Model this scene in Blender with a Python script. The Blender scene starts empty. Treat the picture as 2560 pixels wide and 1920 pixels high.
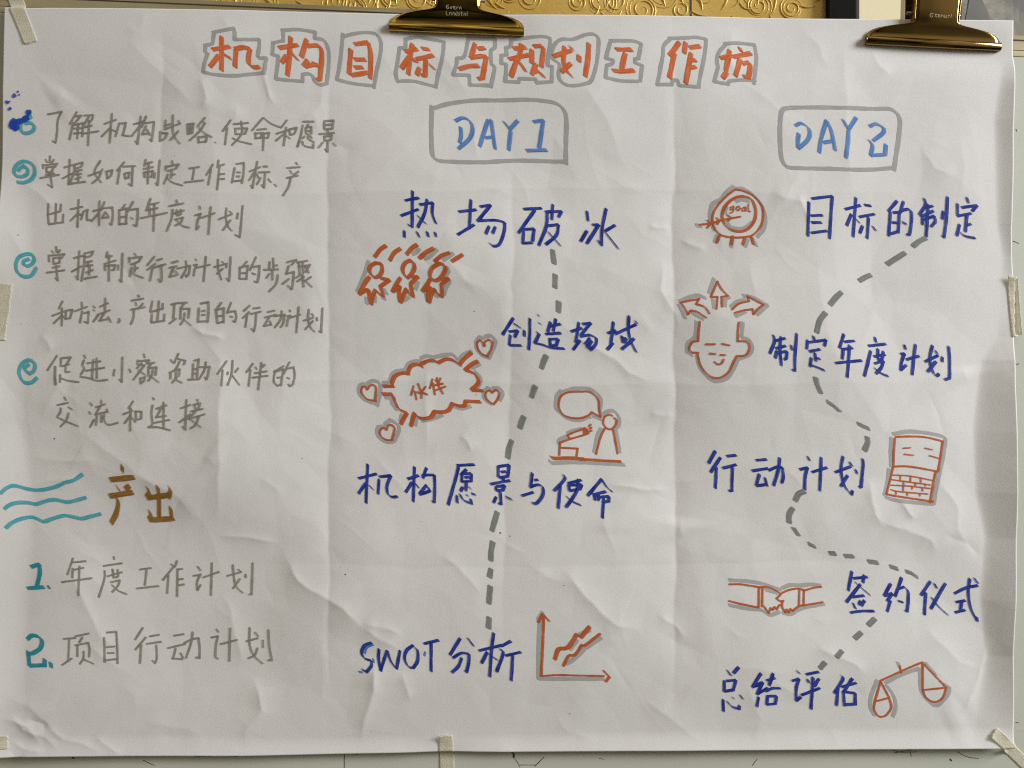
import bpy, math, random
import numpy as np
from mathutils import Vector, Matrix

S = 1.09 / 2560.0            # metres per paper unit (the sheet is about 1.08 m wide)
D = 2231.0                   # camera distance in paper units
SC = bpy.context.scene
COL = SC.collection
rnd = random.Random(7)
rng = np.random.RandomState(11)

def W(px, py, h=0.0):
    """paper coordinates (x right, y down, h towards the viewer) to world metres"""
    return ((px - 1280.0) * S, -h * S, (960.0 - py) * S)

# ------------------------------------------------------------------ camera
cam_d = bpy.data.cameras.new('camera')
cam = bpy.data.objects.new('camera', cam_d)
COL.objects.link(cam)
cam.location = W(1280, 960, D + 16)
cam.rotation_euler = (math.radians(90), 0, 0)
cam_d.sensor_width = 36.0
cam_d.lens = 36.0 * D / 2560.0
cam_d.clip_start = 0.01
cam_d.clip_end = 50.0
SC.camera = cam

# ------------------------------------------------------------------ light
SC.view_settings.view_transform = 'Standard'
SC.view_settings.look = 'None'
SC.view_settings.gamma = 1.0
SC.view_settings.exposure = 0.0
SC.cycles.use_denoising = False      # keep the fine grain
SC.cycles.filter_width = 1.15
SC.cycles.max_bounces = 6
SC.cycles.transparent_max_bounces = 24
world = bpy.data.worlds.new('World')
SC.world = world
world.use_nodes = True
wt = world.node_tree
bg = wt.nodes['Background']
tc = wt.nodes.new('ShaderNodeTexCoord')
mp = wt.nodes.new('ShaderNodeMapping')
mp.inputs['Scale'].default_value = (1.6, 1.6, 0.9)
nz = wt.nodes.new('ShaderNodeTexNoise')
nz.inputs['Scale'].default_value = 1.9
nz.inputs['Detail'].default_value = 2.0
cr = wt.nodes.new('ShaderNodeValToRGB')
cr.color_ramp.elements[0].position = 0.42
cr.color_ramp.elements[0].color = (0.05, 0.04, 0.025, 1)
cr.color_ramp.elements[1].position = 0.62
cr.color_ramp.elements[1].color = (1.3, 1.12, 0.84, 1)
wt.links.new(tc.outputs['Generated'], mp.inputs['Vector'])
wt.links.new(mp.outputs['Vector'], nz.inputs['Vector'])
wt.links.new(nz.outputs['Fac'], cr.inputs['Fac'])
sz = wt.nodes.new('ShaderNodeSeparateXYZ')
wt.links.new(tc.outputs['Generated'], sz.inputs['Vector'])
mr = wt.nodes.new('ShaderNodeMapRange')          # surroundings darkened low down, so the clip lips reflect dark
mr.inputs['From Min'].default_value = -0.45
mr.inputs['From Max'].default_value = 0.15
mr.inputs['To Min'].default_value = 0.12
mr.inputs['To Max'].default_value = 1.0
wt.links.new(sz.outputs['Z'], mr.inputs['Value'])
vm = wt.nodes.new('ShaderNodeVectorMath')
vm.operation = 'SCALE'
mf = wt.nodes.new('ShaderNodeMapRange')          # darkened straight behind the camera too, for contrast in the brass
mf.inputs['From Min'].default_value = -0.97
mf.inputs['From Max'].default_value = -0.74
mf.inputs['To Min'].default_value = 0.10
mf.inputs['To Max'].default_value = 1.0
wt.links.new(sz.outputs['Y'], mf.inputs['Value'])
mm = wt.nodes.new('ShaderNodeMath')
mm.operation = 'MULTIPLY'
wt.links.new(mr.outputs['Result'], mm.inputs[0])
wt.links.new(mf.outputs['Result'], mm.inputs[1])
wt.links.new(cr.outputs['Color'], vm.inputs[0])
wt.links.new(mm.outputs[0], vm.inputs['Scale'])
wt.links.new(vm.outputs['Vector'], bg.inputs['Color'])
bg.inputs['Strength'].default_value = 0.82

def area_light(name, loc, aim, sx, sy, energy, color):
    l = bpy.data.lights.new(name, 'AREA')
    l.shape = 'RECTANGLE'
    l.size, l.size_y = sx, sy
    l.energy = energy
    l.color = color
    o = bpy.data.objects.new(name, l)
    COL.objects.link(o)
    o.location = loc
    o.rotation_euler = (Vector(aim) - Vector(loc)).to_track_quat('-Z', 'Y').to_euler()
    return o
area_light('window_light', (4.2, -1.85, 1.9), (0.0, 0, 0.0), 1.5, 1.9, 300.0, (0.95, 0.960, 1.0))

DATA = """
# heading_outline 500 50 4.424 outline
150 140 375 95 390 165 385 220 655 215 655 300 640 400 665 420 735 420 710 585 540 602 380 620 180 610 40 580 60 480 90 375 65 360 65 285 140 265 150 220 160 140
905 110 1080 100 1270 125 1265 195 1370 220 1420 340 1420 500 1400 700 1330 715 1270 680 1240 610 1185 590 1135 600 1135 678 980 665 840 650 850 560 860 470 865 395 800 380 810 250 920 225 920 110
1570 180 1700 145 1830 130 1940 145 1990 210 2000 300 1985 420 1950 570 1925 745/1920 725 1700 700 1510 655 1545 480 1580 150
# heading_outline 960 50 4.424 outline
230 200 360 175 500 195 660 225 655 330 640 440 600 600 575 740/570 735 440 700 300 670 150 675 130 590 150 450 170 300 235 295 240 200
925 190 1230 195 1225 300 1185 330 1190 490 1225 520 1185 740/1190 725 950 720 945 610 765 605 800 500 810 420 890 395 930 200
1400 210 1530 195 1740 180 1835 200 1840 250 1815 420 1810 510 1860 520 1855 690 1690 700 1680 660 1500 650 1490 690 1340 680 1350 600 1355 490 1300 480 1300 390 1360 380 1350 300 1400 280 1410 210
2212 170 2090 215 1970 215 1890 270 1850 370 1860 430 1940 500 1930 620 1960 690 2030 730 2120 735 2223 715 2283 690 2323 600 2353 480 2363 400 2373 280 2368 200 2323 160 2260 158 2200 172
# heading_outline 1440 50 4.424 outline
380 235 500 235 640 240 720 270 690 430 650 440 650 480 730 510 710 680/680 685 500 680 325 645 340 510 400 490 410 450 330 430 365 300 385 235
1030 205 1180 200 1330 190 1440 210 1430 340 1400 500 1370 640 1355 745/1325 740 1140 725 1125 670 1070 665 1060 715 895 718 920 620 930 550 960 400 970 290 1050 205
1650 260 1800 250 1980 265 1995 350 2000 440 1970 700/1985 665 1850 660 1700 675 1685 710 1528 680 1570 520 1560 480 1575 370 1660 265
# heading_text 500 50 4.424 title
机 248 190 248 560/150 330 335 297/215 400 125 520/275 385 350 430/405 340 395 520/400 322 490 305 560 320 545 400 545 480 590 520 660 518
构 1005 185 990 420 970 610/880 305 1080 270/960 395 910 465/1000 340 1085 440/1180 210 1125 400/1185 280 1310 275 1345 330 1345 440 1330 650 1300 660/1190 440 1150 500/1165 510 1250 490 1310 495/1250 470 1310 495
目 1670 320 1650 590/1715 260 1860 240 1885 330 1890 450 1885 640/1715 430 1830 432/1715 518 1800 518/1680 605 1750 595 1855 575
# heading_text 960 50 4.424 title
标 315 255 290 400 272 595/240 340 365 310/265 420 200 525/265 405 370 450/425 305 500 315/370 425 545 385/465 430 460 610 420 605/395 525 370 600/500 480 570 545
与 1010 250 970 400/1045 310 1115 300/960 415 1080 395 1135 400 1120 500 1095 640 1050 650/840 540 940 510 1050 505
规 1440 310 1570 300/1390 430 1610 385/1525 265 1500 400 1460 480 1410 625/1500 460 1570 570/1640 330 1640 480/1665 290 1745 285 1765 330 1745 520/1685 490 1640 605/1665 580 1710 570 1775 640
划 1880 405 2070 345/2000 300 1990 480 2030 580 2085 635/2065 490 1970 580/2055 300 2095 330/2158 400 2158 462/2268 265 2258 430 2228 630
# heading_text 1440 50 4.424 title
工 445 330 615 335/545 375 505 550/410 565 500 575 640 565
作 1145 250 1040 395/1090 370 1035 640/1215 250 1200 365/1260 305 1375 290/1275 370 1215 700/1265 445 1325 445/1255 530 1325 520
坊 1605 420 1720 395/1705 335 1660 560/1670 580 1630 640/1815 300 1840 345/1745 405 1940 360/1820 430 1770 615/1850 480 1915 460 1935 500 1915 630 1860 620
# goal_line_one 0 260 4 grey
了 470 95 610 70 570 160 565 280 550 380 520 365
解 765 75 695 195/740 120 810 110 750 180/730 180 690 350/730 205 830 185 820 320/780 190 770 340/735 240 820 235/735 290 820 280/840 110 930 105 920 150 890 180/890 120 840 200/840 225 920 210/830 290 985 268/890 160 880 410
机 1045 195 1160 155/1120 95 1100 385/1100 240 1020 320/1120 255 1160 270/1195 190 1160 320/1195 195 1260 185 1245 260 1230 310 1300 320
构 1340 200 1450 165/1410 120 1380 400 1360 370/1390 230 1320 320/1465 120 1420 230/1450 190 1545 175 1530 300 1520 370 1500 350/1465 215 1425 300 1490 290/1470 250 1505 310
战 1660 160 1655 230/1660 210 1710 200/1605 270 1605 370/1610 285 1680 290 1650 345 1605 360/1650 250 1810 195/1735 110 1735 270 1760 340 1810 400/1790 270 1710 360/1790 165 1805 190
略 1885 200 1890 300/1885 205 1945 195 1930 290/1890 250 1940 240/1890 300 1935 290/1915 200 1915 290/2060 140 1990 220/2040 180 2060 195 2000 280 1910 365/1990 230 2050 290 2130 335/1990 330 2000 390/1995 335 2085 325 2070 380 1995 385/2163 386 2168 392
# goal_line_one 400 260 4 grey
使 715 165 635 275/680 240 660 410/745 205 890 190/820 175 825 300 730 415/760 245 765 305/760 250 880 245 860 300/770 305 855 300/735 345 800 375 925 405
命 1035 140 930 265/1045 140 1120 200 1210 235/980 260 1070 250/960 290 965 350/960 300 1030 290 1015 345/970 345 1020 340/1045 300 1100 290 1090 340 1050 340/1045 290 1040 470
和 1275 165 1220 240/1175 300 1330 250/1270 235 1245 420/1250 300 1170 370/1255 310 1310 350/1300 255 1310 310/1300 255 1375 240 1350 300 1310 310
愿 1440 178 1545 178/1435 215 1415 320 1385 430/1490 205 1475 235/1465 240 1470 300/1470 235 1520 230 1520 300/1475 270 1515 268/1490 300 1490 350/1455 325 1435 345/1510 320 1525 345/1400 375 1385 430/1430 375 1450 420 1540 440 1540 400/1500 360 1550 385
景 1650 180 1650 240/1650 170 1740 165 1730 250/1660 210 1720 205/1655 252 1725 248/1600 300 1750 290/1680 260 1685 290/1650 320 1655 370/1650 325 1725 315 1715 360/1655 365 1715 360/1685 370 1680 480 1660 450/1635 385 1595 435/1735 390 1765 420
# goal_line_two 0 260 4 grey
掌 495 515 495 580/450 550 470 580/535 550 515 580/425 600 430 640/430 610 570 590 545 625/460 630 465 680/465 630 530 620 520 670/465 680 520 670/455 705 540 690/400 737 590 702/500 680 520 830 475 800
握 640 630 725 605/695 550 685 800/625 740 725 690/750 600 825 580 810 625 745 640/745 600 740 680 700 790/755 665 820 655/790 660 760 700 815 695/755 745 810 730/785 700 785 775/690 795 860 775
如 1005 565 950 680 1020 785/1030 650 990 740 930 790/890 715 1010 675/1070 670 1085 745/1070 675 1130 660 1115 720 1080 745
何 1250 580 1180 665/1205 650 1185 800/1235 625 1360 620/1335 630 1330 820 1295 800/1255 700 1265 750/1255 695 1305 685 1295 740 1265 745
制 1465 555 1455 620/1460 600 1530 580/1445 650 1540 630/1495 585 1490 800/1450 680 1460 735/1455 685 1540 670 1530 730 1515 725/1558 690 1555 740/1605 560 1590 815 1570 790
定 1730 570 1740 605/1670 620 1670 660/1670 630 1800 605 1775 645/1690 670 1770 650/1730 665 1725 745/1730 715 1760 705/1690 705 1650 800/1680 745 1740 790 1840 820
工 1905 650 2005 635/1955 645 1940 760/1860 790 2050 770
# goal_line_two 400 260 4 grey
作 545 610 480 715/525 660 500 815/600 570 590 640/610 625 655 610/610 620 590 865/610 710 660 705/610 760 660 755
目 760 645 735 795/775 605 850 595 850 690 835 800/785 690 815 690/780 730 810 730/745 780 835 770
标 910 680 1015 635/985 580 940 850 925 820/960 680 905 770/975 700 1000 745/1045 630 1085 630/1000 690 1110 685/1065 695 1055 845 1030 815/1020 745 985 810/1095 755 1125 790/1160 808 1178 832
产 1370 590 1385 610/1285 645 1410 635/1310 670 1330 700/1395 680 1350 715/1280 745 1390 720/1320 740 1300 830 1245 920
# goal_line_three 0 490 4 grey
出 560 75 555 265/485 75 480 185/475 185 605 150/610 80 605 140/480 200 490 275/490 280 635 260/635 180 630 265
机 710 130 830 105/790 35 780 310/785 170 710 245/790 180 825 190/840 160 815 235/840 155 885 135 875 200 880 240 930 240
构 940 150 1040 130/1005 50 1000 295/1000 170 925 250/1055 60 1025 140/1040 125 1135 115 1140 200 1125 290 1105 275/1065 160 1035 220 1085 215/1075 170 1100 220
的 1265 85 1235 130/1205 140 1205 285/1205 145 1280 125 1275 285/1215 215 1270 205/1205 285 1280 275/1345 60 1290 160/1315 140 1395 130 1390 230 1380 305 1345 290/1320 215 1345 235
年 1520 30 1480 150/1510 90 1605 70/1495 145 1595 125/1510 120 1515 190/1560 80 1555 355/1420 225 1690 172
度 1780 45 1790 75/1710 105 1855 80/1745 140 1735 240 1690 355/1760 180 1860 150/1785 145 1790 190/1825 140 1830 185/1790 200 1825 190/1770 240 1850 220 1830 270 1775 300/1785 245 1840 300 1915 325
计 2015 110 2025 140/1975 200 2030 185 2000 260 1990 340 2015 310/2040 225 2170 180/2130 115 2110 390
# goal_line_three 400 490 4 grey
划 615 240 740 190/685 130 680 220 700 310 735 355/725 250 650 350/715 160 740 185/800 180 790 235/845 105 830 300 815 420 770 395
# goal_line_four 0 490 4 grey
掌 565 505 570 560/520 545 540 570/605 540 585 565/490 590 495 655/500 595 650 580 620 620/535 625 540 680/535 620 605 610 600 665/540 675 600 665/530 715 600 700/470 765 650 740/565 690 580 845 555 815
握 745 620 840 595/800 550 785 835 760 800/725 755 825 700/865 570 940 555 915 600 850 610/855 570 850 690 820 850/870 660 930 650/900 655 875 700 935 690/870 765 940 740/905 710 900 790/850 825 980 805
制 1085 560 1075 610/1080 615 1135 600/1055 680 1170 645/1105 590 1100 850/1060 700 1065 745/1065 700 1165 690 1155 740 1130 740/1195 690 1195 740/1240 575 1225 860 1205 835
定 1360 575 1375 600/1305 615 1310 665/1310 625 1435 610 1405 655/1325 685 1400 660/1365 680 1360 760/1370 725 1395 720/1330 715 1310 805/1315 750 1370 790 1450 820
行 1560 610 1490 695/1570 680 1490 740/1545 710 1515 850/1590 645 1640 630/1560 715 1675 685/1630 705 1635 830 1620 860 1600 830
动 1740 670 1800 655/1715 720 1790 705/1760 715 1715 810 1790 790/1770 750 1800 790/1790 730 1920 700 1905 780 1880 810 1875 790/1880 655 1880 730 1830 820
计 1975 635 1985 650/1955 695 1990 690 1965 740 1955 800/1990 720 2120 690/2080 610 2050 855
# goal_line_four 400 490 4 grey
划 560 715 690 680/600 640 600 740 630 840/645 730 590 780/640 660 665 690/685 695 680 720/725 615 715 760 705 855 680 825
的 885 660 830 720/815 715 810 830/815 720 895 700 875 835/830 775 880 770/810 830 875 830/975 615 915 745/940 715 1010 700 1000 800 985 865 955 855/935 775 970 785
步 1145 625 1150 740/1155 700 1185 695/1110 660 1105 740/1050 740 1195 735/1135 740 1135 840/1105 780 1075 820/1190 790 1170 880 1100 955
骤 1285 665 1375 640 1330 690/1300 700 1275 780 1350 760 1340 870 1325 935 1285 895/1235 880 1300 830/1385 665 1485 650/1400 665 1410 790/1440 660 1445 770/1400 710 1445 700/1460 700 1510 690 1470 760/1465 700 1500 770/1370 820 1420 790/1385 855 1450 810/1435 780 1445 910/1520 810 1460 850/1450 840 1530 910
# goal_line_five 0 700 4 grey
和 625 210 590 285/520 355 640 310/620 280 615 455/620 350 535 430/625 360 660 385/660 310 655 390/655 305 725 295 700 380 660 385
方 820 220 825 270/750 310 875 265/825 310 800 425/845 330 890 315 880 430 845 415
法 935 260 955 275/935 295 950 305/935 415 985 350/1005 265 1085 230/1060 180 1055 300/980 345 1105 300/1060 310 1000 405 1100 385/1085 365 1115 420/1195 385 1205 400 1190 425
产 1395 150 1400 170/1325 205 1445 185/1365 225 1375 255/1440 235 1400 280/1320 295 1460 270/1350 295 1345 370 1320 440
出 1600 210 1585 410/1535 210 1515 310/1515 320 1640 285/1640 235 1635 290/1530 340 1525 420/1525 425 1655 405/1655 340 1650 410
项 1725 245 1790 230/1755 240 1745 385/1705 435 1770 385/1800 230 1885 225/1855 235 1820 280/1820 290 1815 390/1820 290 1905 285 1895 380/1860 330 1845 400 1815 445/1850 395 1920 455
目 2000 280 1990 420/2020 235 2095 220 2095 320 2085 420/2030 310 2060 305/2030 350 2060 345/1990 415 2085 410
# goal_line_five 400 700 4 grey
的 625 225 580 290/570 290 585 430/575 300 650 280 645 425/585 360 635 355/585 430 645 415/720 225 680 330/690 320 760 310 770 370 755 420 735 410/710 365 735 370
行 905 255 845 310/900 320 835 380/880 340 860 470/940 285 1005 275/915 340 1015 315/970 335 960 450 945 515 920 485
动 1085 320 1155 305/1055 375 1165 345/1100 370 1045 460 1115 445/1105 410 1120 450/1150 360 1255 345 1240 430 1215 470/1225 310 1215 390 1155 475
计 1305 300 1310 315/1280 360 1310 355 1285 400 1275 460/1310 375 1410 345/1395 270 1370 525
划 1445 405 1540 375/1495 295 1490 400 1515 480 1550 515/1535 410 1460 490/1525 335 1540 360/1575 375 1575 405/1630 280 1615 520 1595 510
# goal_line_six 0 870 4 grey
促 565 75 470 220/545 185 550 365/550 185 555 365/605 105 605 180/610 100 705 90 660 170/620 180 690 160/655 180 655 240/665 240 695 235/600 265 600 340/610 300 680 325 790 338
进 840 70 855 100/840 120 825 170 845 200 810 265/805 285 900 300 980 325 1085 315/875 150 1010 130/860 225 1050 195/935 115 925 310/970 100 975 300
小 1235 90 1230 340 1205 310/1155 215 1145 275/1305 210 1320 240
额 1450 60 1460 95/1390 120 1390 165/1395 130 1505 120 1480 150/1430 150 1385 200/1430 170 1460 170 1350 315/1400 220 1470 270/1420 300 1425 355/1420 300 1465 290 1455 330 1425 345/1490 155 1560 145/1530 155 1500 190/1500 200 1500 280/1500 200 1580 190 1570 270/1545 215 1530 280 1500 325/1520 280 1605 340
资 1720 115 1735 140/1795 55 1755 150/1790 105 1865 125 1850 165/1810 130 1770 210 1710 245/1720 240 1720 305/1740 230 1810 210 1805 280/1775 240 1775 300/1780 290 1740 345/1775 315 1835 345
助 1945 155 1940 310/1955 125 2000 110 1990 210 1985 310/1950 210 1985 205/1950 255 1985 250/1895 315 2000 310/2000 190 2110 185 2095 270 2080 315 2060 290/2070 140 2055 220 2005 310
# goal_line_six 400 870 4 grey
伙 675 130 590 260/640 220 630 375/690 240 685 265/790 200 760 240/735 125 725 260 690 370/730 270 805 370
伴 935 155 870 240/910 215 895 380/960 190 975 210/1050 165 1030 190/955 250 1075 230/930 295 1085 275/1020 145 990 415
的 1240 180 1150 235/1155 225 1145 330 1180 375/1160 235 1240 210 1215 375/1180 295 1220 290/1180 375 1215 365/1300 140 1240 260/1260 210 1340 190 1350 280 1330 365 1300 380 1290 360/1275 295 1300 305
# goal_line_seven 0 870 4 grey
交 640 490 655 520/570 570 680 545/605 600 600 640 570 680/680 590 720 615/565 690 650 730 780 780/685 650 660 720 600 785
流 905 545 925 575/895 635 910 660/905 790 945 715/1020 520 1020 555/965 590 1060 560/1010 580 960 665 1075 635/1075 610 1085 640/975 680 965 770/1020 670 1020 740/1050 660 1050 720 1090 765 1190 745
和 1345 530 1300 600/1245 660 1340 625/1320 600 1315 825/1320 670 1260 750/1330 690 1370 740/1370 630 1375 715/1370 630 1430 635 1425 705 1380 715
连 1545 495 1555 515/1540 570 1530 650 1540 760 1505 785/1500 790 1600 790 1720 820/1580 605 1680 570/1640 575 1580 690/1575 690 1675 675/1650 540 1655 800/1560 745 1710 715
接 1825 600 1920 565/1880 515 1870 815 1840 780/1810 740 1920 660/1990 510 2000 540/1950 565 2025 550/1965 580 1975 610/2015 570 1995 610/1930 630 2045 605/1975 630 1910 700 2030 790/2010 680 1980 760 1925 800/1905 705 2065 660
# output_heading 0 1140 4 gold
产 1235 95 1235 150/1110 235 1355 208/1170 300 1215 360/1305 295 1265 325/1100 400 1335 360/1175 420 1185 480 1160 580 1110 670
出 1485 310 1505 370 1475 405/1480 415 1600 400 1715 383/1595 300 1600 430 1590 620/1705 300 1722 340 1695 410/1497 550 1510 600 1490 630/1490 638 1600 635 1735 625/1712 515 1718 620
# wave_lines 0 1140 4 teal
25 365 80 315 150 295 260 325 350 340 440 335 560 305 650 265 740 240 825 185/65 520 110 485 180 465 270 465 360 480 440 455 540 435 620 450 680 460 770 440 855 415/80 710 130 665 220 625 320 610 390 635 440 655 530 625 640 595 740 610 820 625 900 605 1000 580
# numeral 50 1370 4 tealnum
1 120 185 200 160 205 250 175 390/85 400 245 387/292 386 303 388
# numeral 50 1540 4 tealnum
2 85 225 130 190 200 205 230 250 210 320 140 365 88 375/90 350 100 430 105 490/105 490 262 485/258 430 258 490/316 462 324 505
# output_line_one 50 1370 4 grey
年 535 100 485 260/530 140 660 130/545 215 640 195/535 200 535 290/600 180 595 470/430 335 720 300
度 930 90 935 115/835 180 1010 155/845 230 840 320 790 490/870 285 1010 245/920 215 930 290/970 220 975 280/930 300 975 290/905 345 990 325 975 380 920 440/915 370 980 430 1060 465
工 1190 220 1300 205/1255 230 1240 375/1160 410 1375 385
作 1500 165 1535 200/1530 190 1420 325/1475 280 1460 460/1560 135 1540 190/1560 220 1615 215/1565 230 1560 490/1570 320 1620 315/1570 380 1630 370
计 1765 190 1795 230/1725 285 1795 270 1760 350 1765 430 1795 375/1825 300 1980 245/1910 155 1900 480
# output_line_one 450 1370 4 grey
划 465 285 605 245/520 175 535 330 560 400 620 455/590 315 525 410/575 220 600 245/650 270 650 300/720 155 715 330 710 470 685 470
# output_line_two 50 1540 4 grey
项 445 225 560 215/500 235 490 450/430 485 525 420/560 200 695 170/630 210 600 260/580 290 580 400/560 290 690 265 700 330 695 405/640 350 640 420 605 475/640 430 740 475
目 845 215 850 460/870 165 960 160 970 300 975 475/870 310 945 305/880 370 940 370/855 440 970 430
行 1220 125 1145 240/1250 220 1150 340/1205 290 1195 475/1290 210 1380 195/1260 285 1400 265/1355 300 1360 420 1345 480 1315 450
动 1530 205 1625 190/1470 330 1640 290/1545 335 1530 400 1515 435 1615 440/1595 380 1620 430/1635 280 1700 245 1775 230 1785 330 1785 430 1750 425/1715 170 1700 280 1650 430
计 1955 140 1975 170/1905 225 1970 210 1950 310 1945 420 1970 435/2000 290 2165 245/2095 130 2085 460
# output_line_two 450 1370 4 grey
划 660 940 770 910/745 850 775 890/690 805 690 960 730 1080 820 1165/770 1010 740 1080 680 1110/825 930 825 1000/880 825 890 990 915 1130 880 1130
# day_one_text 1000 230 4 sky
D 560 290 630 260 700 290 730 370 700 470 590 570/610 355 615 440 600 510
A 885 280 800 545/915 280 930 400 955 570/860 460 940 450
Y 1040 295 1105 380/1180 290 1105 370/1110 390 1090 580
1 1340 300 1440 285/1435 290 1420 400 1395 560/1270 585 1470 580
# day_one_frame 1000 230 4 dayframe
320 145 315 400 325 620 350 670 400 695 600 705 850 705 1050 690 1250 685 1450 690 1660 695/1660 715 1660 500 1665 300 1640 190 1560 120 1400 90 1250 80 1000 85 750 85 500 115 350 160
# day_two_text 1860 240 4 sky
D 515 300 570 275 640 320 655 390 620 460 540 530/545 380 535 450 535 520
A 825 250 770 420 745 570/830 260 870 360 905 550/790 470 880 455
Y 985 240 1035 330/1120 220 1040 340/1040 350 1030 480 1010 625
2 1255 305 1320 280 1395 320 1390 370 1290 450/1245 445 1280 500 1260 600/1260 600 1400 590/1415 490 1405 590
# day_two_frame 1860 240 4 dayframe
360 250 355 400 365 600 390 680 440 720 600 730 850 735 1100 745 1300 740 1495 722/1490 745 1520 560 1545 400 1555 250 1520 170 1440 130 1300 130 1000 120 700 115 450 120 380 150 358 260
# topic_icebreaker 980 450 3.8604 blue
热 135 205 265 180/205 115 200 460 160 435/95 350 260 290/345 195 320 330 255 460/275 245 400 225 395 330 430 425/255 350 335 430/125 495 125 555/245 505 270 555/345 505 355 550/420 510 430 550
场 650 310 815 290/765 195 750 470/640 530 795 435/855 260 955 245 830 400/840 395 1000 390 1090 410 1085 500 1040 620 980 640 945 610/940 450 910 520/1000 455 975 515
破 1275 280 1445 270/1380 290 1225 510/1275 465 1265 610/1290 475 1375 470 1360 590/1260 610 1355 605/1485 305 1640 300 1610 355/1500 310 1490 450 1420 630/1555 235 1545 380/1510 440 1610 430 1590 530 1490 620/1510 500 1630 635
冰 1885 300 1895 390/1825 590 1885 490/2070 275 2030 480 2025 630 1990 580/1940 430 2000 430 1885 610/2155 435 2060 490/2060 500 2190 665
# people_sketch_shadow 880 600 4 shadow
170 215 145 300 110 390 60 510/145 580 150 635/235 560 230 615/325 490 350 540/300 570 335 590/610 140 640 130 675 95/735 190 790 160 850 100/920 200 980 160 1012 140/950 270 970 320 930 370/980 420 940 480 925 540/660 420 640 490/525 600 570 570/745 540 755 605/835 545 850 570
# people_sketch 880 600 4 orange
235 170 290 100 345 60/385 205 430 130 490 90/555 145 600 90 655 50/680 185 740 130 820 85/835 215 900 160 980 130/1005 215 1060 180 1110 150
250 230 195 260 180 310 210 360 245 375 290 345 310 290 300 240 250 230/180 370 130 440 80 540/80 540 150 500 175 500/175 500 180 580 195 640/195 640 215 560 240 500/240 500 280 540 320 560/320 560 300 500 290 465/290 465 340 430 380 400/380 400 330 390 290 380
590 205 540 230 512 290 530 350 560 380 600 340 630 280 620 225 590 205/490 380 450 440 410 515/420 510 480 465/485 460 475 540 485 620/490 620 520 550 550 490/550 490 580 540 625 565/615 560 600 490 595 430/600 430 640 390 665 370/665 370 600 365
880 235 810 280 785 340 800 390 850 405 900 370 940 300 925 250 880 235/790 390 760 440 710 510/720 505 790 470/785 470 765 550 770 620/775 620 800 540 830 490/830 490 860 540 910 565/905 560 905 500 900 450/900 445 940 410 975 390/975 390 885 385/840 220 890 245
# topic_field 1180 760 4 blue
创 415 140 310 305/415 190 490 240/375 275 460 265 430 330/385 310 375 410 495 415/525 265 525 320/580 145 580 300 570 455
造 655 105 675 120/670 185 690 205/645 280 675 300 630 390/630 390 720 410 790 435 925 445/785 180 760 280/770 225 885 200/840 150 815 270/740 300 890 290/780 345 785 420/780 350 865 350 845 415/785 415 850 410
场 995 275 1100 240/1070 185 1040 385/1015 455 1080 365/1110 200 1190 190 1090 310/1085 325 1180 310 1245 340 1240 400 1185 460/1180 340 1135 400/1200 370 1155 435
域 1360 290 1440 265/1415 180 1390 400/1355 455 1410 390/1435 300 1640 205/1570 120 1565 250 1590 370 1645 480/1500 320 1510 385/1500 340 1545 345 1530 385/1620 345 1560 400 1500 450/1635 170 1650 195
# dashed_path 880 600 4 dash
2010 105 2015 160 2025 230/2035 350 2033 470/2070 620 2068 715
# dashed_path 880 830 4 dash
1945 240 1920 295 1900 355/1835 545 1815 600 1800 645/1720 850 1700 900 1685 955
# dashed_path 1200 940 4 dash
318 650 295 720 280 815
# dashed_path 870 1140 4 dash
1495 565 1470 650 1445 740
# dashed_path 1100 1320 4 dash
530 140 515 230 512 315/512 410 500 480/508 580 500 660 493 740/495 890 490 985
# cloud_sketch_shadow 880 830 4 shadow
310 510 380 500/380 480 400 420 450 390 520 380/535 370 560 320 620 290 690 290/690 260 740 240 820 250/840 245 940 225 1010 225 1060 280/1070 280 1110 230 1190 190/1200 360 1275 320/1230 390 1280 440 1285 500 1250 560/330 655 390 655/390 660 400 720 440 780/640 860 630 930/700 885 800 870 900 830/1020 745 1100 765 1180 740/500 830 480 890
1320 60 1280 50 1245 100 1250 170 1300 230 1370 255/1340 45 1390 35 1435 80 1420 150 1375 250/150 530 100 520 65 560 70 620 110 670 200 705 250 700/160 510 210 485 270 510 280 580 250 735/320 945 260 950 245 1000 270 1060 330 1095 400 1100/330 920 380 880 450 920 470 980 420 1090/1400 575 1360 560 1320 610 1330 670 1390 715/1420 560 1480 560 1510 610 1480 680
# cloud_sketch 880 830 4 orange
310 540 415 540/400 520 400 500 430 440 500 410 570 415/560 400 590 340 650 320 705 345/690 320 750 290 820 285 870 310/870 300 940 270 1000 275 1060 310 1090 340/1080 320 1120 270 1195 205/1260 290 1200 320 1135 380/1140 380 1220 410 1260 460 1265 510 1200 575/1200 580 1310 585/1285 697 1140 690/1140 690 1130 735 1080 740 1005 715/1005 710 970 780 900 800 830 795/830 795 790 850 720 865 660 850 625 810/625 810 610 860 590 940/305 620 400 620/410 640 430 700 470 770 550 810/550 810 520 860 490 920
# cloud_sketch 880 830 4 oline
1325 140 1310 100 1280 80 1255 100 1260 160 1300 215 1365 245/1330 140 1330 100 1370 75 1405 100 1395 170 1355 240/150 575 130 545 105 545 90 580 100 620 150 670 240 690/150 575 180 535 220 530 240 560 235 620 225 685/345 980 320 960 290 970 275 1010 300 1055 350 1080 405 1080/345 980 360 935 395 930 425 960 415 1020 400 1075/1405 605 1380 580 1345 600 1340 650 1370 690 1420 720/1405 605 1440 575 1475 600 1465 660 1425 720
# partner_text 880 830 4 oline
伙 615 540 590 630/625 590 645 675/650 600 675 610/735 545 700 595/660 515 690 600 695 660/690 600 755 625
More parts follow.
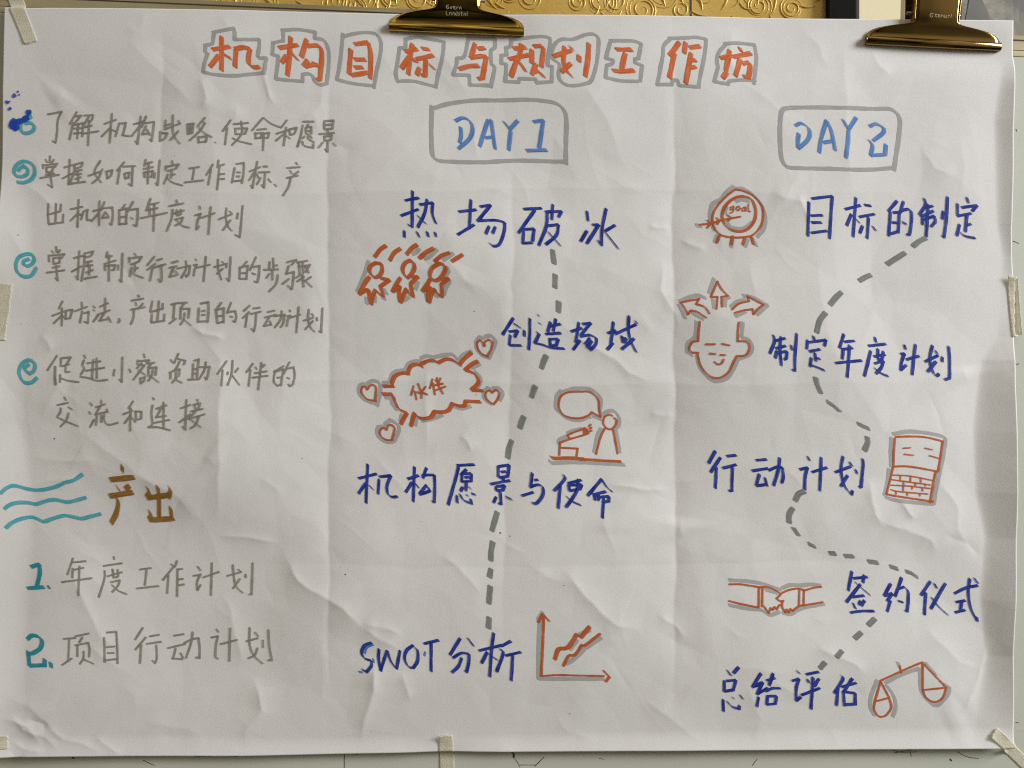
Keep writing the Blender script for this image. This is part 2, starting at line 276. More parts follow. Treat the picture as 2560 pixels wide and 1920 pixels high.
伴 805 470 780 560/810 510 830 625/835 480 860 500/885 460 870 500/830 530 910 515/840 580 935 545/850 455 870 540 910 615
# speaker_sketch_shadow 1200 940 4 shadow
940 125 1080 125 1170 170 1210 240 1200 350/810 150 770 200 760 320 790 360 870 420 980 440 1100 405/930 130 810 165/1130 400 1210 430/1230 390 1290 350 1350 355 1395 420 1390 490 1360 520/1215 530 1180 600 1145 760/1360 540 1380 640 1400 760/695 850 740 870 900 862 1200 872 1445 888/790 680 800 640 880 600/880 570 950 545 1020 530
# speaker_sketch 1200 940 4 oline
940 155 870 165 810 205 790 280 800 340 850 395 940 420 1030 415 1100 385 1120 360/1120 360 1210 410/1210 410 1195 330 1190 250 1150 190 1090 155 1010 155 940 155/1330 400 1300 385 1250 410 1235 470 1270 520 1320 530 1360 490 1370 440 1345 420/1255 520 1210 610 1165 780/1335 530 1355 640 1380 775/795 790 800 715/800 715 980 725/980 725 970 800/800 710 805 665/805 665 900 630 1040 590 1090 570/900 625 880 590/880 590 960 555 1040 525/1040 530 1050 580/1095 500 1110 485/1100 525 1118 515/1105 550 1120 545
# speaker_sketch 1200 940 4 orange
710 800 745 822 900 818 1050 832/1060 520 1070 565/1050 540 1085 548
# speaker_sketch 1200 940 4 omid
1000 828 1200 842 1412 855
# topic_vision 870 1140 4 blue
机 105 225 285 180/195 85 180 470/175 275 105 375/205 290 255 340/310 235 300 380/315 210 430 195 390 300 400 380 440 410 495 405
构 600 230 705 195/665 110 655 455/640 265 580 360/675 275 710 320/785 120 750 220/745 200 790 190 865 190 870 300 865 460 845 455/785 290 720 380/720 385 820 350/800 310 825 350
愿 1095 95 1265 85/1105 110 1080 220 1005 485/1185 135 1135 190/1140 190 1140 260/1150 175 1235 175 1235 250/1170 215 1215 210/1145 255 1230 250/1185 260 1180 345/1150 310 1130 350/1205 305 1235 330/1090 395 1095 465/1120 380 1160 440 1240 475 1230 430/1190 385 1200 400/1240 375 1275 385
景 1505 105 1505 210/1510 105 1615 90 1600 200/1535 160 1580 155/1515 215 1600 205/1555 210 1555 245/1430 280 1620 245/1480 310 1490 350/1490 305 1570 295 1550 345/1490 345 1560 340/1525 360 1535 480 1510 475/1485 410 1460 465/1580 405 1640 435
与 1845 170 1830 300/1870 240 1900 235/1825 310 1900 285 1950 310 1950 390 1890 470 1845 465/1745 395 1855 360
# topic_vision 1100 1140 4 blue
使 1235 185 1250 230 1145 345/1205 290 1185 520/1285 270 1415 240/1385 235 1370 350 1265 510/1290 295 1300 350/1290 290 1420 285 1400 335/1305 345 1390 330/1265 400 1320 450 1410 490
命 1620 230 1480 395/1625 240 1670 310 1730 360/1530 385 1660 355/1545 390 1550 440/1550 400 1600 395 1580 440/1640 400 1625 615/1610 410 1690 400 1690 450 1630 460
# topic_swot_underlay 880 1500 4 skythin
215 440 150 470 130 530/215 585 220 620/70 715 105 718/735 515 725 550
# topic_swot 880 1500 4 blue
S 200 420 130 450 100 520 130 580 195 600 200 650 150 715 105 690
W 275 485 270 580 290 700/290 700 355 500/360 500 390 600 450 680/450 680 485 500
O 615 445 550 500 530 580 570 660 620 670 660 600 660 500 630 470
T 725 430 870 395/795 420 795 705
分 1085 375 985 540/1160 370 1220 450/1015 570 1100 520 1175 530 1170 620 1150 710 1130 700/1100 570 1070 650 1005 715
析 1275 495 1505 440/1420 320 1400 480 1380 755/1355 510 1300 620/1370 530 1460 590/1590 400 1500 450/1480 480 1515 520 1450 705/1540 545 1690 510/1610 545 1595 795
# chart_sketch_shadow 1100 1320 4 shadow
1000 920 985 1150 985 1500/1000 1500 1300 1500 1635 1500/980 905 1025 835/1400 1050 1495 1010/1300 1200 1370 1110/1270 1345 1370 1270 1440 1200/1460 1185 1605 1085
# chart_sketch 1100 1320 4 omid
1040 860 1030 1100 1015 1470/985 930 1030 850 1095 920/1635 1415 1695 1480 1660 1525/1235 1365 1290 1265 1350 1255 1420 1155/1420 1155 1450 1160 1600 1045
# chart_sketch 1100 1320 4 oline
1015 1470 1200 1460 1640 1470
# chart_sketch 1100 1320 4 orange
1150 1300 1190 1200 1280 1180 1370 1050/1370 1050 1410 1080 1495 975
# target_sketch_shadow 1720 450 4 shadow
455 70 400 110 330 190 250 240 225 320 225 400 260 500/490 90 560 95 640 150 720 240 762 360 755 480 690 570/85 450 130 458/290 560 270 620/440 600 428 668/590 600 565 665/640 580 675 660/390 420 440 480 560 485 640 430/380 270 365 330/480 215 530 195 600 215
# target_sketch 1720 450 4 oline
475 95 400 150 310 240 260 320 245 400 270 490 330 550 430 575 540 575 640 555 720 470 745 370 735 270 660 170 560 115 475 95/195 400 230 435 195 475/285 380 320 405 295 440/390 350 430 380 400 410/120 445 240 430 340 400 520 370
# target_sketch 1720 450 4 omid
540 165 470 180 390 240 345 330 350 410 400 480 480 515 560 510 630 460 670 370 665 270 620 190 540 165/320 545 290 625/445 565 430 645/565 580 545 645/625 570 650 645
# target_text 1720 450 4 othin
450 265 425 275 425 300 450 295 455 265 450 320 420 332/490 270 480 295 500 310 520 290 505 265 490 270/560 275 540 290 545 315 570 300 572 275 575 315/600 245 600 315 620 320
# topic_goal 1960 470 4 blue
目 235 150 225 485/265 115 470 90 460 200 440 510/255 285 370 280/265 352 360 352/260 455 415 435
标 600 220 750 180/705 105 680 490/660 270 615 380/680 290 745 355/795 175 860 185/745 295 895 265/835 300 825 505 805 490/775 385 750 455/875 385 910 430
的 1120 135 1035 235/1055 240 1040 480/1085 250 1145 245 1135 450/1075 350 1120 350/1060 460 1130 440/1185 140 1155 250/1160 235 1230 215 1265 250 1260 380 1245 470 1220 470/1175 345 1215 365
制 1390 110 1405 170 1345 270/1400 200 1475 185/1360 290 1480 235/1430 170 1410 490/1375 310 1375 370/1380 320 1490 285 1500 340 1460 390/1580 240 1570 315/1620 95 1610 300 1585 500 1560 480
定 1810 100 1830 155/1720 165 1720 270/1765 200 1915 180 1870 235/1720 285 1855 260/1815 265 1800 440/1810 375 1855 365/1740 370 1715 480/1740 445 1800 485 1900 505
# dashed_path_two 1960 470 4 dash
1400 507 1340 537 1285 582/1195 655 1110 708 1030 760
# dashed_path_two 1670 680 4 dash
2015 33 1960 57 1910 87/1715 210 1660 262 1608 325/1555 415 1500 490 1470 600
# dashed_path_two 1880 790 4 dash
620 620 635 680 672 765/740 855 800 893 862 948
# dashed_path_two 1740 1050 4 dash
1605 33 1650 55 1710 82/1695 170 1700 220 1672 295/1070 708 1020 732 988 795
# dashed_path_two 1920 1060 4 dash
238 840 205 900 205 975/250 1035 298 1105/405 1192 465 1222/618 1287 665 1290/770 1315 845 1317
# dashed_path_two 1800 1400 4 dash
1485 10 1570 22/1705 62 1770 83/1865 112 1920 132 1975 170/1540 585 1482 640/1400 720 1345 770
# dashed_path_two 1770 1580 4 dash
1325 180 1280 230/1155 295 1115 345
# head_sketch_shadow 1670 680 4 shadow
282 500 275 650/260 660 200 720 190 800 240 830/290 840 320 960 400 1060 480 1090 580 1060 640 980 680 890/690 870 790 830 830 760 800 680 730 660/735 510 725 650/455 70 410 210/605 255 570 270 560 340/445 275 455 365/120 290 280 235 370 260/110 330 170 460/240 410 345 470/625 350 690 300 760 285/745 240 850 262 980 335 880 425/670 440 760 400
# head_sketch 1670 680 4 oline
490 95 460 170 425 250/425 250 490 250/490 250 480 370/490 95 530 170 595 240/595 240 530 250/530 250 535 350/410 415 360 350 280 320/280 320 310 270/310 270 220 285 125 305/125 305 160 350 200 425/200 425 225 385/225 385 290 400 380 460/635 375 700 320 800 295/800 295 785 245/785 245 850 280 945 330/945 330 880 380 845 425/845 425 835 375/835 375 750 385 660 410/315 495 305 600 300 690/300 690 245 700 215 760 235 800 305 805/295 810 320 920 380 1010 450 1055 530 1050 600 1000 640 920 680 840/680 840 770 830 805 760 780 700 685 690/690 695 690 600 700 505/375 722 465 722/535 718 610 735/415 815 470 820/520 828 565 830/460 895 490 920 530 915 550 875
# topic_plan 1880 790 4 blue
制 200 195 210 260 165 375/215 250 315 225/225 325 320 300/275 210 265 330 280 495/235 350 220 420/225 370 335 355 330 420 310 435/375 295 385 340/430 180 415 400 415 545 390 540
定 595 205 605 240/540 245 530 330/555 265 720 240 705 300/560 355 660 335/610 370 620 450/620 420 660 430/575 420 565 505/570 490 640 515 705 545
年 900 185 855 320/905 260 1005 250/880 335 985 320/890 340 880 430/955 295 930 610/815 470 1075 445
度 1215 215 1225 260/1150 300 1325 280/1170 350 1105 600/1205 405 1315 385/1245 330 1240 420/1300 355 1290 420/1245 440 1290 430/1210 475 1300 450 1280 510 1225 575/1205 520 1280 575 1345 600
计 1515 290 1525 330/1480 380 1515 375 1485 460 1475 540 1530 490/1535 435 1660 400/1625 285 1590 585
划 1725 455 1850 395/1795 295 1770 430 1800 560 1840 600 1858 578/1830 455 1750 555/1825 345 1845 380/1895 410 1895 455/1960 305 1970 450 1965 620 1920 635
# topic_action 1740 1050 4 blue
行 195 310 130 430/245 375 150 520/205 470 195 680/310 360 400 350/270 480 400 445/365 470 360 600 360 705 330 705
动 600 400 700 390/560 505 715 480/630 540 600 650/600 655 700 640/685 575 705 655/725 500 800 465 855 470 865 560 850 625/830 375 815 500 770 650
计 1105 360 1125 400/1030 490 1105 470 1080 560 1075 690/1150 515 1295 470/1240 370 1225 700
划 1380 515 1530 460/1455 360 1435 500 1470 650 1540 740 1550 700/1500 550 1435 655/1520 415 1545 455/1580 490 1595 530/1650 385 1655 450 1635 660 1620 665
# laptop_sketch_shadow 1920 1060 4 shadow
1235 95 1400 72 1600 92 1750 130 1760 180 1740 320 1705 470 1670 640 1645 785/1215 140 1210 300 1215 420/1195 450 1175 600 1150 705/1160 725 1250 755 1450 780 1635 793
# laptop_sketch 1920 1060 4 oline
1260 125 1400 120 1570 130 1735 170/1735 170 1715 320 1690 470/1250 140 1240 300 1240 420/1240 420 1400 420 1690 470/1235 430 1205 560 1170 690/1170 695 1300 720 1640 770/1665 475 1640 600 1610 780
# laptop_sketch 1920 1060 4 othin
1225 505 1400 515 1640 560/1215 550 1400 575 1615 605/1215 605 1400 615 1610 640/1215 650 1300 670 1585 695/1312 510 1310 560/1415 515 1412 570/1515 540 1515 580/1342 580 1345 610/1460 580 1462 610/1560 595 1562 615/1340 620 1340 660/1430 620 1430 645/1530 635 1535 665/1265 665 1268 695/1380 685 1382 710/1505 690 1507 715/1335 237 1410 233/1555 237 1630 253/1345 297 1440 308/1600 312 1700 340
# handshake_sketch_shadow 1800 1400 4 shadow
90 195 250 205 400 225 520 265 600 290/620 275 700 245 800 250 900 240 1000 250/90 445 250 475 400 490 490 540 580 510/620 520 700 530 800 480 1030 430/450 290 560 320
# handshake_sketch 1800 1400 4 oline
90 235 200 235 400 265/85 400 200 430 380 465/385 270 380 465/420 270 415 455/400 262 480 265 560 300 600 330/600 330 680 295 770 280 840 295/840 300 920 275 1010 262/790 300 785 450/835 300 832 450/785 450 900 435 1020 415/600 340 560 375 590 400 630 400/430 450 480 520/480 520 500 470 520 490 540 460 560 480 590 440/620 400 615 460 650 515/650 515 660 485 680 515 700 480 720 500/720 500 785 450
# topic_signing 1800 1400 4 blue
签 1315 110 1280 300/1330 180 1470 165/1440 150 1425 220/1400 240 1260 415/1345 215 1430 290 1500 350/1320 365 1435 350/1325 425 1350 480/1400 405 1385 440/1440 400 1410 450/1300 520 1400 505 1535 505
约 1705 235 1640 350/1640 355 1720 330 1670 405/1700 400 1690 440 1670 510/1815 175 1750 360/1770 290 1840 265 1880 310 1880 420 1870 510 1850 505/1780 405 1830 420
# topic_review 1770 1580 4 blue
总 185 370 225 425/300 340 250 400/160 480 160 590/180 480 275 470 250 570 170 585/150 670 155 790/185 685 240 740 310 765 315 730/240 645 260 660/315 620 350 665
结 520 400 440 540/440 540 540 490 485 610/485 610 590 550/500 640 485 735/580 470 660 445/640 400 605 520/570 580 640 550 715 550/590 630 585 720/590 630 680 630 670 710/590 715 670 710
评 875 375 910 400/835 475 900 455 875 560 880 680 920 640/975 410 1095 385/985 460 1000 495/1100 455 1055 530/930 620 1110 550/1040 440 1030 765
估 1320 420 1340 460 1260 600/1295 550 1285 730/1330 540 1475 500/1435 455 1350 600/1350 590 1365 735/1350 590 1470 605 1470 720/1365 720 1470 715
# scales_sketch_shadow 2000 1580 4 shadow
970 300 985 340/850 500 1000 420 1180 360/1190 360 1205 560 1240 640 1320 720 1390 720 1480 610 1490 550 1440 520/765 480 710 620 700 740 740 830/860 530 930 630 955 740 930 840/1250 300 1350 420
# scales_sketch 2000 1580 4 oline
795 480 1000 385 1215 295/990 330 1005 400/800 490 745 690/805 495 890 650/745 690 890 650/745 695 740 770 790 840 860 830 910 760 905 700 885 650/1220 305 1225 570/1220 300 1460 550/1225 575 1460 550/1225 575 1260 650 1340 695 1420 660 1460 560
# bullet_spiral_one 0 260 4 teal
290 95 240 130 200 200 205 265 250 285 315 265 335 220 305 185 245 185/300 120 270 140
# bullet_spiral_two 0 260 4 teal
175 778 240 780 310 750 345 690 335 620 290 580 220 568 155 610 135 670 160 715 220 720 270 690 268 640 230 615 190 640 180 660
# bullet_spiral_three 0 490 4 teal
290 630 245 650 240 680 280 700 330 670 345 620 320 585 270 580 200 610 168 680 178 755 230 800 310 795 365 720
# bullet_spiral_four 0 870 4 teal
280 165 240 190 245 220 290 255 330 230 345 170 320 130 270 122 210 160 185 230 200 300 240 343 310 343 360 300
# topic_signing 2060 1390 5.027 blue
仪 1340 320 1225 490/1285 460 1265 735/1390 345 1425 405/1530 345 1350 660/1355 520 1450 640 1570 745
式 1650 470 1790 400 1935 370/1835 285 1820 450 1850 650 1935 820 1930 770/1890 275 1940 345/1670 580 1780 560/1740 580 1725 680/1660 710 1780 680
"""

# ------------------------------------------------------------------ helpers
def thing(name, label, cat, group=None, loc=(0, 0, 0)):
    o = bpy.data.objects.new(name, None)
    COL.objects.link(o)
    o.location = loc
    o.empty_display_size = 0.05
    o['label'] = label
    o['category'] = cat
    if group:
        o['group'] = group
    return o

def add_mesh(name, verts, faces, mat, parent=None, smooth=True, attrs=None, loops=None):
    me = bpy.data.meshes.new(name)
    if isinstance(verts, np.ndarray):
        nf = len(faces)
        me.vertices.add(len(verts))
        me.vertices.foreach_set('co', verts.astype(np.float32).ravel())
        me.loops.add(nf * 4)
        me.loops.foreach_set('vertex_index', faces.astype(np.int32).ravel())
        me.polygons.add(nf)
        me.polygons.foreach_set('loop_start', np.arange(0, nf * 4, 4, dtype=np.int32))
        me.polygons.foreach_set('loop_total', np.full(nf, 4, dtype=np.int32))
        me.update(calc_edges=True)
    else:
        me.from_pydata(verts, [], faces)
        me.update()
    if smooth:
        me.polygons.foreach_set('use_smooth', np.ones(len(me.polygons), dtype=bool))
    if attrs is not None:
        a = me.attributes.new('ink', 'FLOAT_VECTOR', 'POINT')
        a.data.foreach_set('vector', np.asarray(attrs, dtype=np.float32).ravel())
    me.materials.append(mat)
    o = bpy.data.objects.new(name, me)
    COL.objects.link(o)
    if parent:
        o.parent = parent
        o.matrix_parent_inverse = Matrix.Translation(parent.location).inverted() if parent.location.length else Matrix()
    return o

def new_mat(name):
    m = bpy.data.materials.new(name)
    m.use_nodes = True
    nt = m.node_tree
    return m, nt, nt.nodes['Principled BSDF']

def N(nt, kind, **kw):
    n = nt.nodes.new(kind)
    for k, v in kw.items():
        n.inputs[k].default_value = v
    return n

def mottled(name, c0, c1, scale=8.0, rough=0.6, metallic=0.0, bump=0.0, bscale=200.0, detail=4.0, lo=0.35, hi=0.65, spec=None, stretch=None):
    m, nt, b = new_mat(name)
    t = nt.nodes.new('ShaderNodeTexCoord')
    src = t.outputs['Object']
    if stretch:
        mpn = nt.nodes.new('ShaderNodeMapping')
        mpn.inputs['Scale'].default_value = stretch
        nt.links.new(src, mpn.inputs['Vector'])
        src = mpn.outputs['Vector']
    n = N(nt, 'ShaderNodeTexNoise', Scale=scale, Detail=detail)
    nt.links.new(src, n.inputs['Vector'])
    r = nt.nodes.new('ShaderNodeValToRGB')
    r.color_ramp.elements[0].position = lo
    r.color_ramp.elements[0].color = (*c0, 1)
    r.color_ramp.elements[1].position = hi
    r.color_ramp.elements[1].color = (*c1, 1)
    nt.links.new(n.outputs['Fac'], r.inputs['Fac'])
    nt.links.new(r.outputs['Color'], b.inputs['Base Color'])
    b.inputs['Roughness'].default_value = rough
    b.inputs['Metallic'].default_value = metallic
    if spec is not None:
        b.inputs['Specular IOR Level'].default_value = spec
    if bump:
        n2 = N(nt, 'ShaderNodeTexNoise', Scale=bscale, Detail=3.0)
        nt.links.new(t.outputs['Object'], n2.inputs['Vector'])
        bp = N(nt, 'ShaderNodeBump', Strength=bump, Distance=0.001)
        nt.links.new(n2.outputs['Fac'], bp.inputs['Height'])
        nt.links.new(bp.outputs['Normal'], b.inputs['Normal'])
    return m

def ink(name, dark, light, cover=0.85, streak=0.5, edge=0.35):
    """marker ink: a translucent film, streaked along the stroke and denser at its edges"""
    m, nt, b = new_mat(name)
    L = nt.links.new
    at = nt.nodes.new('ShaderNodeAttribute')
    at.attribute_name = 'ink'
    sep = nt.nodes.new('ShaderNodeSeparateXYZ')
    L(at.outputs['Vector'], sep.inputs['Vector'])
    comb = nt.nodes.new('ShaderNodeCombineXYZ')
    mu = N(nt, 'ShaderNodeMath'); mu.operation = 'MULTIPLY'; mu.inputs[1].default_value = 0.035
    L(sep.outputs['X'], mu.inputs[0])
    mv = N(nt, 'ShaderNodeMath'); mv.operation = 'MULTIPLY'; mv.inputs[1].default_value = 2.6
    L(sep.outputs['Y'], mv.inputs[0])
    L(mu.outputs[0], comb.inputs['X']); L(mv.outputs[0], comb.inputs['Y']); L(sep.outputs['Z'], comb.inputs['Z'])
    n = N(nt, 'ShaderNodeTexNoise', Scale=1.0, Detail=3.0, Roughness=0.6)
    L(comb.outputs['Vector'], n.inputs['Vector'])
    ab = nt.nodes.new('ShaderNodeMath'); ab.operation = 'ABSOLUTE'
    L(sep.outputs['Y'], ab.inputs[0])
    pw = nt.nodes.new('ShaderNodeMath'); pw.operation = 'POWER'; pw.inputs[1].default_value = 5.0
    L(ab.outputs[0], pw.inputs[0])
    me = nt.nodes.new('ShaderNodeMath'); me.operation = 'MULTIPLY'; me.inputs[1].default_value = edge
    L(pw.outputs[0], me.inputs[0])
    ms = nt.nodes.new('ShaderNodeMapRange')
    ms.inputs['From Min'].default_value = 0.37; ms.inputs['From Max'].default_value = 0.63
    ms.inputs['To Min'].default_value = 1.0; ms.inputs['To Max'].default_value = 1.0 - streak
    L(n.outputs['Fac'], ms.inputs['Value'])
    su = nt.nodes.new('ShaderNodeMath'); su.operation = 'ADD'; su.use_clamp = True
    L(ms.outputs['Result'], su.inputs[0]); L(me.outputs[0], su.inputs[1])
    mix = nt.nodes.new('ShaderNodeMix'); mix.data_type = 'RGBA'
    mix.inputs['A'].default_value = (*light, 1); mix.inputs['B'].default_value = (*dark, 1)
    L(su.outputs[0], mix.inputs['Factor'])
    L(mix.outputs['Result'], b.inputs['Base Color'])
    b.inputs['Roughness'].default_value = 0.75
    b.inputs['Specular IOR Level'].default_value = 0.25
    al = nt.nodes.new('ShaderNodeMath'); al.operation = 'MULTIPLY_ADD'
    al.inputs[1].default_value = 0.18; al.inputs[2].default_value = cover - 0.14
    al.use_clamp = True
    L(su.outputs[0], al.inputs[0])
    L(al.outputs[0], b.inputs['Alpha'])
    return m

# ------------------------------------------------------------------ materials
M_paper = mottled('white_paper', (0.735, 0.735, 0.725), (0.775, 0.775, 0.765), 3.0, 0.85, bump=0.16, bscale=1200.0, spec=0.2)
INK = {
    'orange': ink('orange_ink', (0.64, 0.11, 0.024), (0.80, 0.25, 0.09), 0.95, 0.9, 0.3),
    'rust': ink('rust_ink', (0.48, 0.088, 0.016), (0.66, 0.175, 0.045), 0.94, 0.8, 0.3),
    'grey': ink('taupe_ink', (0.235, 0.21, 0.18), (0.41, 0.375, 0.325), 0.90, 0.9, 0.3),
    'outline': ink('grey_ink', (0.38, 0.385, 0.38), (0.49, 0.495, 0.49), 0.90, 0.9, 0.2),
    'shadow': ink('pale_grey_ink', (0.44, 0.44, 0.435), (0.52, 0.52, 0.515), 0.88, 0.9, 0.15),
    'dash': ink('slate_grey_ink', (0.20, 0.215, 0.205), (0.29, 0.305, 0.295), 0.92, 0.9, 0.2),
    'blue': ink('navy_ink', (0.004, 0.008, 0.20), (0.032, 0.088, 0.47), 0.98, 1.0, 0.6),
    'sky': ink('sky_blue_ink', (0.06, 0.20, 0.58), (0.17, 0.36, 0.66), 0.88, 0.9, 0.3),
    'teal': ink('teal_ink', (0.065, 0.40, 0.48), (0.14, 0.54, 0.62), 0.92, 0.9, 0.2),
    'numeral': ink('deep_teal_ink', (0.015, 0.26, 0.33), (0.05, 0.36, 0.44), 0.95, 0.9, 0.2),
    'gold': ink('ochre_ink', (0.27, 0.115, 0.012), (0.42, 0.215, 0.045), 0.93, 0.9, 0.3),
    'spatter': ink('blue_spatter_ink', (0.012, 0.05, 0.42), (0.03, 0.12, 0.58), 0.93, 0.9, 0.2),
    'speck': ink('black_ink', (0.03, 0.03, 0.03), (0.08, 0.08, 0.08), 0.95, 0.5, 0.1),
}
# pen: nib vector, round thickness, ink
PENS = {
    'title': (8.4, 7.8, 2.8, 'orange'), 'outline': (3.6, 3.0, 6.0, 'outline'), 'grey': (2.0, 1.7, 2.75, 'grey'),
    'gold': (6.8, 11.0, 2.0, 'gold'), 'teal': (3.4, 3.8, 5.2, 'teal'), 'tealnum': (6.5, 6.0, 3.4, 'numeral'),
    'sky': (7.2, 6.5, 2.0, 'sky'), 'skythin': (4.0, 4.0, 2.0, 'sky'), 'dayframe': (5.6, 4.2, 6.0, 'outline'),
    'blue': (5.4, 4.9, 1.7, 'blue'), 'shadow': (4.6, 4.6, 5.4, 'shadow'), 'orange': (6.4, 6.0, 2.6, 'rust'),
    'omid': (3.6, 3.2, 2.9, 'rust'), 'oline': (1.7, 1.5, 3.1, 'rust'), 'othin': (1.0, 0.8, 2.3, 'rust'),
    'dash': (7.2, 5.8, 5.6, 'dash'),
}

# ------------------------------------------------------------------ relief of the crumpled sheet (paper units)
ST = 2.5
X0, Y0 = -40.0, -10.0
GX = np.arange(X0, 2601.0, ST)
GY = np.arange(Y0, 1931.0, ST)
PX, PY = np.meshgrid(GX, GY)

def vnoise(cell, seed):
    r = np.random.RandomState(seed)
    nx, ny = int(2700 / cell) + 4, int(2000 / cell) + 4
    g = r.rand(ny, nx) * 2 - 1
    fx, fy = (PX - X0) / cell + 1, (PY - Y0) / cell + 1
    ix, iy = np.floor(fx).astype(int), np.floor(fy).astype(int)
    tx, ty = fx - ix, fy - iy
    tx = tx * tx * tx * (tx * (tx * 6 - 15) + 10)
    ty = ty * ty * ty * (ty * (ty * 6 - 15) + 10)
    a = g[iy, ix] * (1 - tx) + g[iy, ix + 1] * tx
    b = g[iy + 1, ix] * (1 - tx) + g[iy + 1, ix + 1] * tx
    return a * (1 - ty) + b * ty

def sstep(t):
    t = np.clip(t, 0, 1)
    return t * t * (3 - 2 * t)

H = np.full(PX.shape, 17.0)
H += 10.0 * vnoise(520, 1) + 5.0 * vnoise(290, 2)
WX, WY = 9 * vnoise(90, 21) + 4 * vnoise(30, 22), 9 * vnoise(90, 23) + 4 * vnoise(30, 24)

def facets(cell, ang, seed, warp):
    """flat facets meeting at sharp folds: linear interpolation over a warped triangular lattice"""
    r = np.random.RandomState(seed)
    wx, wy = warp * cell * vnoise(cell * 1.3, seed + 100), warp * cell * vnoise(cell * 1.3, seed + 200)
    c, s_ = math.cos(ang), math.sin(ang)
    x = ((PX + wx) * c - (PY + wy) * s_) / cell
    y = ((PX + wx) * s_ + (PY + wy) * c) / cell
    k = (x + y) * 0.3660254
    u, v = x + k, y + k
    iu, iv = np.floor(u).astype(int), np.floor(v).astype(int)
    fu, fv = u - iu, v - iv
    g = r.rand(131, 137) * 2 - 1
    G = lambda a, b: g[a % 131, b % 137]
    lo = fu > fv
    mid = np.where(lo, G(iu + 1, iv), G(iu, iv + 1))
    hi, sm = np.maximum(fu, fv), np.minimum(fu, fv)
    return G(iu, iv) * (1 - hi) + mid * (hi - sm) + G(iu + 1, iv + 1) * sm
H += 3.6 * facets(290, 0.5, 51, 0.35) + 1.5 * facets(150, 1.2, 52, 0.35) + 0.5 * facets(85, 2.1, 53, 0.4) + 0.12 * facets(42, 0.2, 54, 0.4)

def crease(pts, amp, w, soft=0.8, taper=0.3, warp=0.5, one=0.0):
    """a sharp fold line: a tent profile of height amp, fading over w to each side"""
    global H
    P = np.array(pts, dtype=float).reshape(-1, 2)
    m = 5 * w + 30
    i0 = max(0, int((P[:, 0].min() - m - X0) / ST)); i1 = min(len(GX), int((P[:, 0].max() + m - X0) / ST) + 2)
    j0 = max(0, int((P[:, 1].min() - m - Y0) / ST)); j1 = min(len(GY), int((P[:, 1].max() + m - Y0) / ST) + 2)
    if i1 <= i0 or j1 <= j0:
        return
    x = PX[j0:j1, i0:i1] + WX[j0:j1, i0:i1] * warp
    y = PY[j0:j1, i0:i1] + WY[j0:j1, i0:i1] * warp
    best = np.full(x.shape, 1e9); sb = np.zeros(x.shape); sg = np.zeros(x.shape); acc = 0.0
    for k in range(len(P) - 1):
        d = P[k + 1] - P[k]; L = math.hypot(*d)
        t = np.clip(((x - P[k, 0]) * d[0] + (y - P[k, 1]) * d[1]) / (L * L), 0, 1)
        qx, qy = P[k, 0] + t * d[0], P[k, 1] + t * d[1]
        dist = np.hypot(x - qx, y - qy)
        s = dist < best
        best = np.where(s, dist, best); sb = np.where(s, acc + t * L, sb)
        sg = np.where(s, np.sign((x - P[k, 0]) * d[1] - (y - P[k, 1]) * d[0]), sg)
        acc += L
    tp = sstep(np.minimum(sb, acc - sb) / (taper * acc + 1e-6)) if taper else 1.0
    dd = np.sqrt(best * best + soft * soft)
    prof = np.exp(-dd / w)
    H[j0:j1, i0:i1] += amp * prof * tp * (1 + one * sg)

